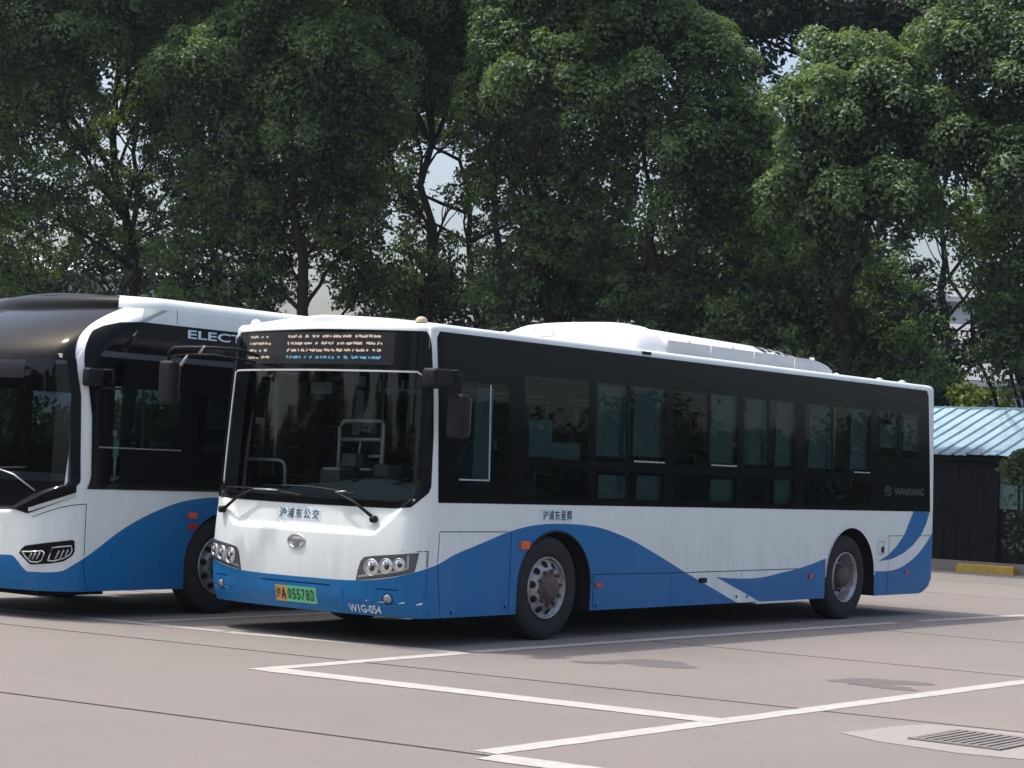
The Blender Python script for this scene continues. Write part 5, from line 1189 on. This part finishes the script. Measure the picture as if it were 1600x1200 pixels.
TREES = [
    ((-23.74, 19.23), [(-23.34, 16.51, 10.69, 1.33, "d"), (-22.91, 17.78, 11.33, 1.35, "d"), (-25.44, 16.83, 9.90, 1.38, "m"), (-24.99, 18.43, 8.70, 0.93, "m"), (-24.42, 19.39, 7.52, 0.93, "m"), (-23.96, 18.18, 7.64, 0.91, "s"), (-24.73, 17.17, 7.24, 1.06, "m"), (-26.54, 17.81, 5.73, 1.41, "m"), (-24.33, 18.63, 5.91, 0.92, "m"), (-22.94, 19.55, 8.97, 1.07, "m"), (-22.54, 19.63, 11.06, 1.53, "d"), (-23.92, 16.89, 9.50, 0.90, "d"), (-24.60, 20.05, 6.07, 0.78, "m"), (-24.83, 15.37, 10.89, 1.65, "d"), (-23.86, 19.53, 9.94, 0.93, "m"), (-25.82, 16.19, 7.61, 1.37, "m"), (-23.99, 16.16, 13.14, 1.73, "d"), (-23.13, 17.61, 13.96, 1.75, "d"), (-22.99, 16.30, 14.84, 1.65, "d"), ]),
    ((-18.68, 20.11), [(-19.73, 17.80, 9.62, 1.28, "d"), (-18.60, 18.58, 10.23, 1.42, "d"), (-16.81, 18.70, 9.68, 1.24, "d"), (-17.46, 20.21, 8.87, 0.92, "d"), (-18.12, 19.19, 8.61, 1.55, "d"), (-19.65, 19.03, 7.83, 1.44, "m"), (-18.07, 19.83, 7.57, 1.28, "m"), (-21.12, 19.38, 6.49, 1.32, "m"), (-19.71, 19.68, 6.55, 0.87, "m"), (-18.46, 21.31, 7.79, 0.88, "m"), (-19.48, 21.01, 6.62, 0.74, "m"), (-21.44, 18.76, 5.42, 1.02, "m"), (-18.81, 21.86, 5.67, 0.88, "m"), (-19.99, 19.34, 5.30, 0.86, "m"), (-19.09, 18.76, 9.03, 1.28, "d"), (-20.41, 18.56, 8.37, 1.16, "m"), (-18.91, 21.68, 6.68, 0.74, "m"), (-19.15, 17.78, 12.92, 1.64, "d"), (-16.84, 17.70, 13.15, 1.59, "d"), (-17.31, 16.96, 14.17, 1.52, "d"), ]),
    ((-17.96, 23.41), [(-16.73, 21.47, 11.32, 1.30, "d"), (-18.34, 22.33, 10.45, 1.20, "d"), (-17.89, 23.18, 10.41, 0.83, "m"), (-19.12, 23.02, 8.66, 0.61, "s"), (-18.52, 23.10, 5.78, 0.90, "m"), (-18.69, 23.57, 5.22, 0.91, "m"), (-17.80, 20.96, 11.46, 1.17, "d"), (-16.28, 22.32, 10.86, 0.87, "d"), (-18.20, 24.13, 5.65, 0.76, "m"), (-17.84, 23.87, 9.24, 0.45, "s"), (-19.02, 23.67, 9.51, 0.69, "m"), (-17.95, 24.26, 8.01, 0.53, "s"), (-19.17, 23.99, 7.42, 0.49, "s"), (-19.33, 23.54, 8.13, 0.61, "m"), (-19.39, 24.06, 6.74, 0.69, "s"), (-18.29, 24.18, 6.57, 0.53, "s"), (-16.64, 20.79, 13.31, 1.66, "d"), (-17.27, 21.40, 15.35, 1.64, "d"), ]),
    ((-13.24, 22.02), [(-13.46, 20.96, 10.77, 1.37, "d"), (-12.40, 21.55, 10.92, 1.23, "d"), (-13.76, 20.13, 9.02, 0.88, "d"), (-13.67, 20.41, 9.73, 0.81, "d"), (-12.47, 20.17, 9.20, 1.19, "d"), (-15.11, 21.72, 8.18, 0.70, "m"), (-13.91, 21.98, 8.22, 1.11, "m"), (-11.73, 20.98, 8.75, 1.20, "d"), (-12.92, 21.63, 7.02, 1.36, "m"), (-14.56, 22.51, 6.21, 1.27, "m"), (-13.58, 23.59, 6.02, 1.42, "m"), (-14.09, 21.06, 5.09, 0.82, "m"), (-14.06, 22.87, 5.11, 1.12, "m"), (-12.53, 22.69, 7.55, 0.83, "s"), (-11.45, 19.87, 12.45, 1.52, "d"), (-11.42, 19.71, 14.03, 1.46, "d"), ]),
    ((-10.90, 22.43), [(-10.83, 21.15, 10.56, 1.13, "d"), (-10.22, 21.95, 9.99, 1.00, "d"), (-10.23, 20.14, 9.02, 0.64, "d"), (-9.69, 21.93, 8.76, 0.99, "d"), (-9.45, 20.89, 7.81, 0.90, "d"), (-9.40, 22.52, 7.91, 1.13, "d"), (-9.64, 21.61, 6.89, 0.98, "d"), (-9.98, 24.31, 7.24, 0.97, "m"), (-11.63, 23.68, 5.98, 1.11, "m"), (-9.98, 23.62, 5.80, 1.22, "m"), (-12.46, 23.21, 5.67, 0.97, "m"), (-10.24, 23.10, 4.81, 1.07, "m"), (-10.99, 22.06, 4.74, 1.06, "m"), ]),
    ((-6.69, 22.61), [(-6.26, 21.46, 9.20, 0.94, "d"), (-6.18, 20.38, 8.28, 0.85, "d"), (-5.28, 21.18, 8.59, 0.92, "d"), (-6.36, 21.28, 7.57, 1.00, "d"), (-5.91, 21.95, 7.77, 1.01, "d"), (-6.57, 20.71, 6.77, 0.86, "d"), (-5.52, 21.04, 6.65, 1.04, "d"), (-5.63, 22.82, 6.88, 0.64, "d"), (-6.43, 21.27, 5.86, 0.74, "d"), (-8.40, 23.31, 5.47, 1.06, "m"), (-6.99, 23.91, 5.76, 0.79, "m"), (-4.88, 21.86, 8.25, 0.75, "d"), (-8.19, 22.02, 7.39, 0.65, "m"), (-7.76, 22.76, 4.38, 1.16, "m"), (-6.87, 23.53, 4.31, 1.17, "m"), (-6.04, 23.87, 4.08, 1.04, "m"), (-8.68, 22.31, 4.48, 1.04, "m"), (-5.95, 23.89, 5.10, 0.65, "s"), ]),
    ((-7.21, 32.35), [(-4.25, 23.03, 10.18, 1.28, "d"), (-3.18, 22.73, 9.30, 1.13, "d"), (-4.26, 21.97, 9.74, 0.68, "d"), (-4.05, 23.05, 8.13, 0.95, "d"), (-4.29, 21.91, 7.79, 0.68, "d"), (-3.08, 22.66, 7.47, 0.99, "d"), (-4.76, 25.01, 7.11, 0.86, "m"), (-4.84, 24.02, 6.74, 0.65, "s"), (-3.87, 24.60, 6.02, 1.04, "m"), (-3.67, 23.69, 4.07, 0.76, "m"), (-4.43, 24.12, 5.48, 0.64, "s"), (-5.44, 23.82, 6.99, 0.65, "m"), (-3.57, 23.70, 4.81, 0.76, "m"), ]),
    ((-28.76, 27.03), [(-29.67, 24.62, 13.53, 1.99, "d"), (-30.84, 23.10, 14.21, 2.17, "d"), (-27.16, 25.54, 13.81, 1.95, "d"), (-26.55, 27.61, 14.35, 1.81, "d"), (-31.50, 22.46, 12.05, 1.62, "m"), (-29.74, 25.30, 11.53, 1.45, "m"), (-27.07, 26.73, 12.99, 1.79, "m"), ]),
    ((-22.03, 31.68), [(-24.45, 28.44, 14.13, 1.96, "d"), (-22.86, 29.79, 14.42, 1.96, "d"), (-22.40, 28.82, 12.44, 1.22, "m"), (-20.93, 29.58, 14.35, 1.74, "d"), (-21.48, 31.33, 12.11, 1.60, "m"), (-20.16, 32.32, 14.84, 1.98, "d"), (-19.26, 31.82, 12.37, 1.40, "m"), ]),
    ((-14.33, 34.38), [(-16.42, 31.43, 13.75, 1.70, "d"), (-15.33, 32.55, 13.36, 1.45, "d"), (-13.33, 33.01, 13.59, 1.36, "d"), (-12.10, 33.85, 13.31, 1.53, "d"), (-11.03, 34.20, 13.60, 1.02, "d"), (-15.08, 32.57, 11.66, 0.85, "s"), (-14.23, 32.86, 14.66, 1.71, "d"), (-11.26, 34.43, 12.01, 1.19, "m"), (-12.48, 33.94, 12.19, 1.36, "m"), (-15.98, 33.16, 10.80, 1.03, "m"), ]),
    ((-32.28, 26.19), [(-33.36, 22.95, 7.66, 1.10, "s"), (-34.03, 23.31, 10.43, 1.31, "m"), (-33.21, 25.31, 8.12, 1.13, "s"), (-33.21, 24.31, 5.65, 1.48, "m"), (-30.82, 26.59, 7.27, 1.11, "s"), (-30.60, 28.26, 8.94, 1.32, "m"), (-28.60, 29.01, 6.55, 1.11, "s"), (-30.43, 26.58, 9.26, 1.10, "s"), (-29.18, 28.68, 8.74, 1.11, "m"), (-32.49, 25.44, 11.03, 1.12, "s"), (-31.29, 25.92, 5.58, 0.92, "s"), (-30.01, 27.91, 5.74, 1.11, "s"), (-33.26, 23.01, 12.31, 1.48, "m"), ]),
    ((-24.30, 33.72), [(-27.16, 31.65, 8.84, 1.13, "s"), (-27.11, 30.88, 7.07, 1.11, "s"), (-24.29, 34.05, 9.03, 1.32, "s"), (-23.94, 32.82, 7.20, 1.10, "s"), (-23.39, 33.02, 11.26, 1.48, "m"), (-24.90, 32.51, 11.84, 1.12, "m"), (-23.03, 35.30, 7.43, 1.70, "m"), (-26.03, 31.95, 6.23, 1.30, "s"), (-21.88, 34.20, 9.50, 1.29, "s"), (-24.48, 32.41, 5.88, 1.10, "s"), (-27.37, 30.40, 10.18, 1.30, "m"), (-24.18, 32.38, 9.37, 0.83, "s"), (-26.82, 31.35, 11.60, 1.32, "m"), ]),
    ((-17.38, 37.24), [(-20.98, 35.19, 9.03, 1.11, "s"), (-20.44, 34.22, 7.08, 1.45, "m"), (-19.06, 35.45, 6.44, 1.45, "m"), (-17.92, 37.34, 7.15, 1.66, "m"), (-16.19, 38.03, 6.45, 1.65, "m"), (-17.40, 37.39, 9.16, 1.48, "m"), (-18.02, 36.02, 8.47, 1.27, "m"), (-18.89, 34.51, 11.11, 0.72, "s"), (-16.19, 36.58, 10.99, 1.09, "s"), (-16.95, 37.79, 7.91, 1.29, "m"), (-20.12, 34.14, 10.50, 1.09, "m"), (-14.66, 38.22, 6.09, 1.64, "m"), ]),
    ((-12.25, 38.84), [(-13.48, 37.83, 6.40, 1.43, "m"), (-12.87, 38.25, 5.02, 1.43, "m"), (-13.77, 37.52, 7.79, 0.90, "s"), (-12.92, 38.75, 10.22, 0.91, "s"), (-10.93, 38.33, 7.80, 0.89, "s"), (-10.03, 38.25, 8.97, 1.06, "s"), (-10.81, 40.25, 6.58, 1.46, "m"), (-13.55, 38.52, 9.15, 0.91, "s"), (-12.31, 38.98, 11.47, 1.28, "m"), (-11.02, 39.10, 5.78, 0.90, "m"), (-13.17, 39.35, 3.84, 1.10, "m"), (-14.89, 38.39, 4.66, 1.46, "m"), ]),
]
SHRUBS = [(-35.61, 25.10, 6.03, 0.54), (-32.44, 28.73, 6.31, 0.46), (-31.50, 29.73, 6.20, 0.54), (-25.69, 34.98, 6.01, 0.42), (-13.25, 29.07, 5.25, 0.70), (-14.90, 30.38, 5.61, 0.56), (-8.39, 31.77, 3.66, 0.47), (-7.78, 32.06, 3.53, 0.34)]

LABELS = ['tree at the left edge with many sky specks low in its dark crown', 'broad dense tree with rounded clumps above the gap between the two buses', 'slim tree with a thin forked trunk standing against the bright sky gap',
          'tall tree above the windscreen corner of the main bus, lit at its top', 'tree with a pointed lit clump just right of the curved dark branch gap', 'large sunlit tree with stacked round clumps above the rear roof unit', 'tree at the right edge with yellow green clumps over the tin shed',
          'taller dark tree behind the row at the upper left', 'taller dark tree behind the row above the slim trunk', 'taller blue green tree behind the row at the upper right',
          'dark back row tree low behind the far white hall side of the electric bus', 'dark back row tree between the slim trunk and the tall lit tree', 'dark back row tree low behind the rear half of the main bus roof', 'dark back row tree low at the right edge behind the shed']
made = []
for i, (base, lobes) in enumerate(TREES):
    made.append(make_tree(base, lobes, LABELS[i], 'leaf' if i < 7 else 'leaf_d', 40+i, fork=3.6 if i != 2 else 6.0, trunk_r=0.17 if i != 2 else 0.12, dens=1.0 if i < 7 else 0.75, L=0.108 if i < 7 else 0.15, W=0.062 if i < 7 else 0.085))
# unseen trees added behind the camera, only for the bus windows to mirror
def copy_tree(t, x, y, rz, label, s=1.0):
    c = t.copy(); COL.objects.link(c); c.location = (x, y, 0.0); c.rotation_euler = (0, 0, rz); c.scale = (s, s, s); c['label'] = label; c['group'] = 'trees round the rest of the yard'
    for ch in t.children:
        d = ch.copy(); COL.objects.link(d); d.parent = c
rn = random.Random(9)
spots = [(x, -44, 'b') for x in range(-44, 8, 9)]
for k, (x, y, w) in enumerate(spots):
    copy_tree(made[(0, 1, 3, 4, 5)[k % 5]], x + rn.uniform(-1, 1), y + rn.uniform(-1, 1), rn.uniform(0, 6.28), 'leafy tree on the far side of the yard, out of the picture', rn.uniform(1.0, 1.25))
def hedge(name, label, x0, y0, x1, y1, h, n, m, seed, d=0.7):
    t = thing(name, ((x0+x1)/2, (y0+y1)/2, 0.05), label, 'hedge'); org = np.array([(x0+x1)/2, (y0+y1)/2, 0.05])
    u = NL.uniform(0, 1, n); hh = h * (0.82 + 0.18*np.sin(u*37+seed)*np.cos(u*11)); z = NL.uniform(0, 1, n)**0.8 * hh
    sz = 0.22 if h < 5 else 0.42
    P_ = np.stack([x0 + (x1-x0)*u + NL.normal(size=n)*d*0.5, y0 + (y1-y0)*u + NL.normal(size=n)*d*0.5, z], 1)
    mesh_leaves('leaves', leaf_cloud(P_, unit(NL.normal(size=(n, 3)) + np.array([0, 0, 0.5])), sz, sz*0.55) - org, m, t)
    mb = MB()
    for k in range(int(((x1-x0)**2+(y1-y0)**2)**0.5/0.6)):
        q = k*0.6/((x1-x0)**2+(y1-y0)**2)**0.5; mb.tube([(x0+(x1-x0)*q, y0+(y1-y0)*q, 0), (x0+(x1-x0)*q+0.1, y0+(y1-y0)*q, h*0.7)], 0.03, 5, False)
    mb.v = [(v[0]-org[0], v[1]-org[1], v[2]) for v in mb.v]; o = mb.build('stem', 'bark'); o.parent = t
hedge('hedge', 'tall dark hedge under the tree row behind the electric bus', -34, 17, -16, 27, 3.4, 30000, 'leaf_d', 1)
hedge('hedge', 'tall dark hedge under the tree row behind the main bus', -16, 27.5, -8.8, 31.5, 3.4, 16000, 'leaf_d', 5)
for k, (a, b, c, d) in enumerate([(38, 14, 38, 90), (38, 92, 8, 92), (-46, -40, 12, -40), (-46, -40, -46, -6)]):  # unseen hedges added to darken what the bus glass mirrors
    hedge('hedge', ['high dark hedge along the far right side of the yard, out of the picture', 'high dark hedge closing the far end of the yard, out of the picture', 'high dark hedge behind the camera, out of the picture', 'high dark hedge beyond the left side of the yard, out of the picture'][k], a, b, c, d, (7.5, 9.0, 9.0, 8.0)[k], 34000, 'leaf_d', 11+k, 1.6)
hedge('hedge', 'dark hedge behind the shed at the right edge', -8.6, 31.6, 2.0, 36, 2.6, 16000, 'leaf_d', 3)
def shrub(x, y, z, r, m, label, low=0.0, nl=900):
    t = thing('shrub', (x, y, 0.05), label, 'shrub', 'shrubs round the tree row'); P_, N_ = [], []
    for _ in range(9):
        e = unit(NL.normal(size=(1, 3)))[0]*r*0.8; q = np.array([x, y, z]) + e; k = int(nl*r*r/0.3/9) + 30
        f = unit(NL.normal(size=(k, 3)) + np.array([0, 0, 0.4])); P_.append(q + f*(r*0.5*NL.uniform(0.4, 1.1, k))[:, None]); N_.append(unit(f + 0.7*NL.normal(size=(k, 3))))
    k = 110; zz = NL.uniform(0.3, max(0.5, z), k); P_.append(np.stack([x + NL.normal(size=k)*r*0.4, y + NL.normal(size=k)*r*0.4, zz], 1)); N_.append(unit(NL.normal(size=(k, 3))))
    P_, N_ = np.concatenate(P_), np.concatenate(N_); mesh_leaves('crown', leaf_cloud(P_, N_, 0.13, 0.07) - np.array([x, y, 0.05]), m, t)
    mb = MB(); mb.tube([(0, 0, 0), (0.05, 0, z*0.5), (0, 0.02, z-0.05)], [0.05, 0.035, 0.015], 6, False); o = mb.build('stem', 'bark'); o.parent = t
SL = ['sunlit yellow green bush top at the left edge over the electric bus', 'sunlit yellow green bush top right of the far white hall', 'sunlit bush top above the lettering of the electric bus', 'small sunlit bush top behind the front roof of the main bus',
      'pale green shrub top right behind the roof unit of the main bus', 'pale shrub top left of the larger one behind the roof unit', 'yellow green shrub above the ridge of the tin shed', 'small yellow green shrub right of the other above the shed ridge']
for (x, y, z, r), l in zip(SHRUBS, SL): shrub(x, y, z, r, 'leaf_y', l)
shrub(-3.80, 24.2, 1.95, 0.34, 'leaf', 'loose green shrub top against the green panels at the right edge of the shed', nl=1400)

# ================================================================ HAZE
hz = MB(); hz.box((-40, 60, 11.0), (420, 420, 24.2)); hz = hz.build('haze', 'joint'); hz['kind'] = 'stuff'
hm = bpy.data.materials.new('haze'); hm.use_nodes = True; hm.node_tree.nodes.clear()
ho = hm.node_tree.nodes.new('ShaderNodeOutputMaterial'); hv = hm.node_tree.nodes.new('ShaderNodeVolumePrincipled')
hv.inputs['Color'].default_value = (0.80, 0.88, 1.0, 1); hv.inputs['Density'].default_value = 0.00026; hv.inputs['Anisotropy'].default_value = 0.3
hm.node_tree.links.new(hv.outputs[0], ho.inputs['Volume']); hz.data.materials.clear(); hz.data.materials.append(hm)
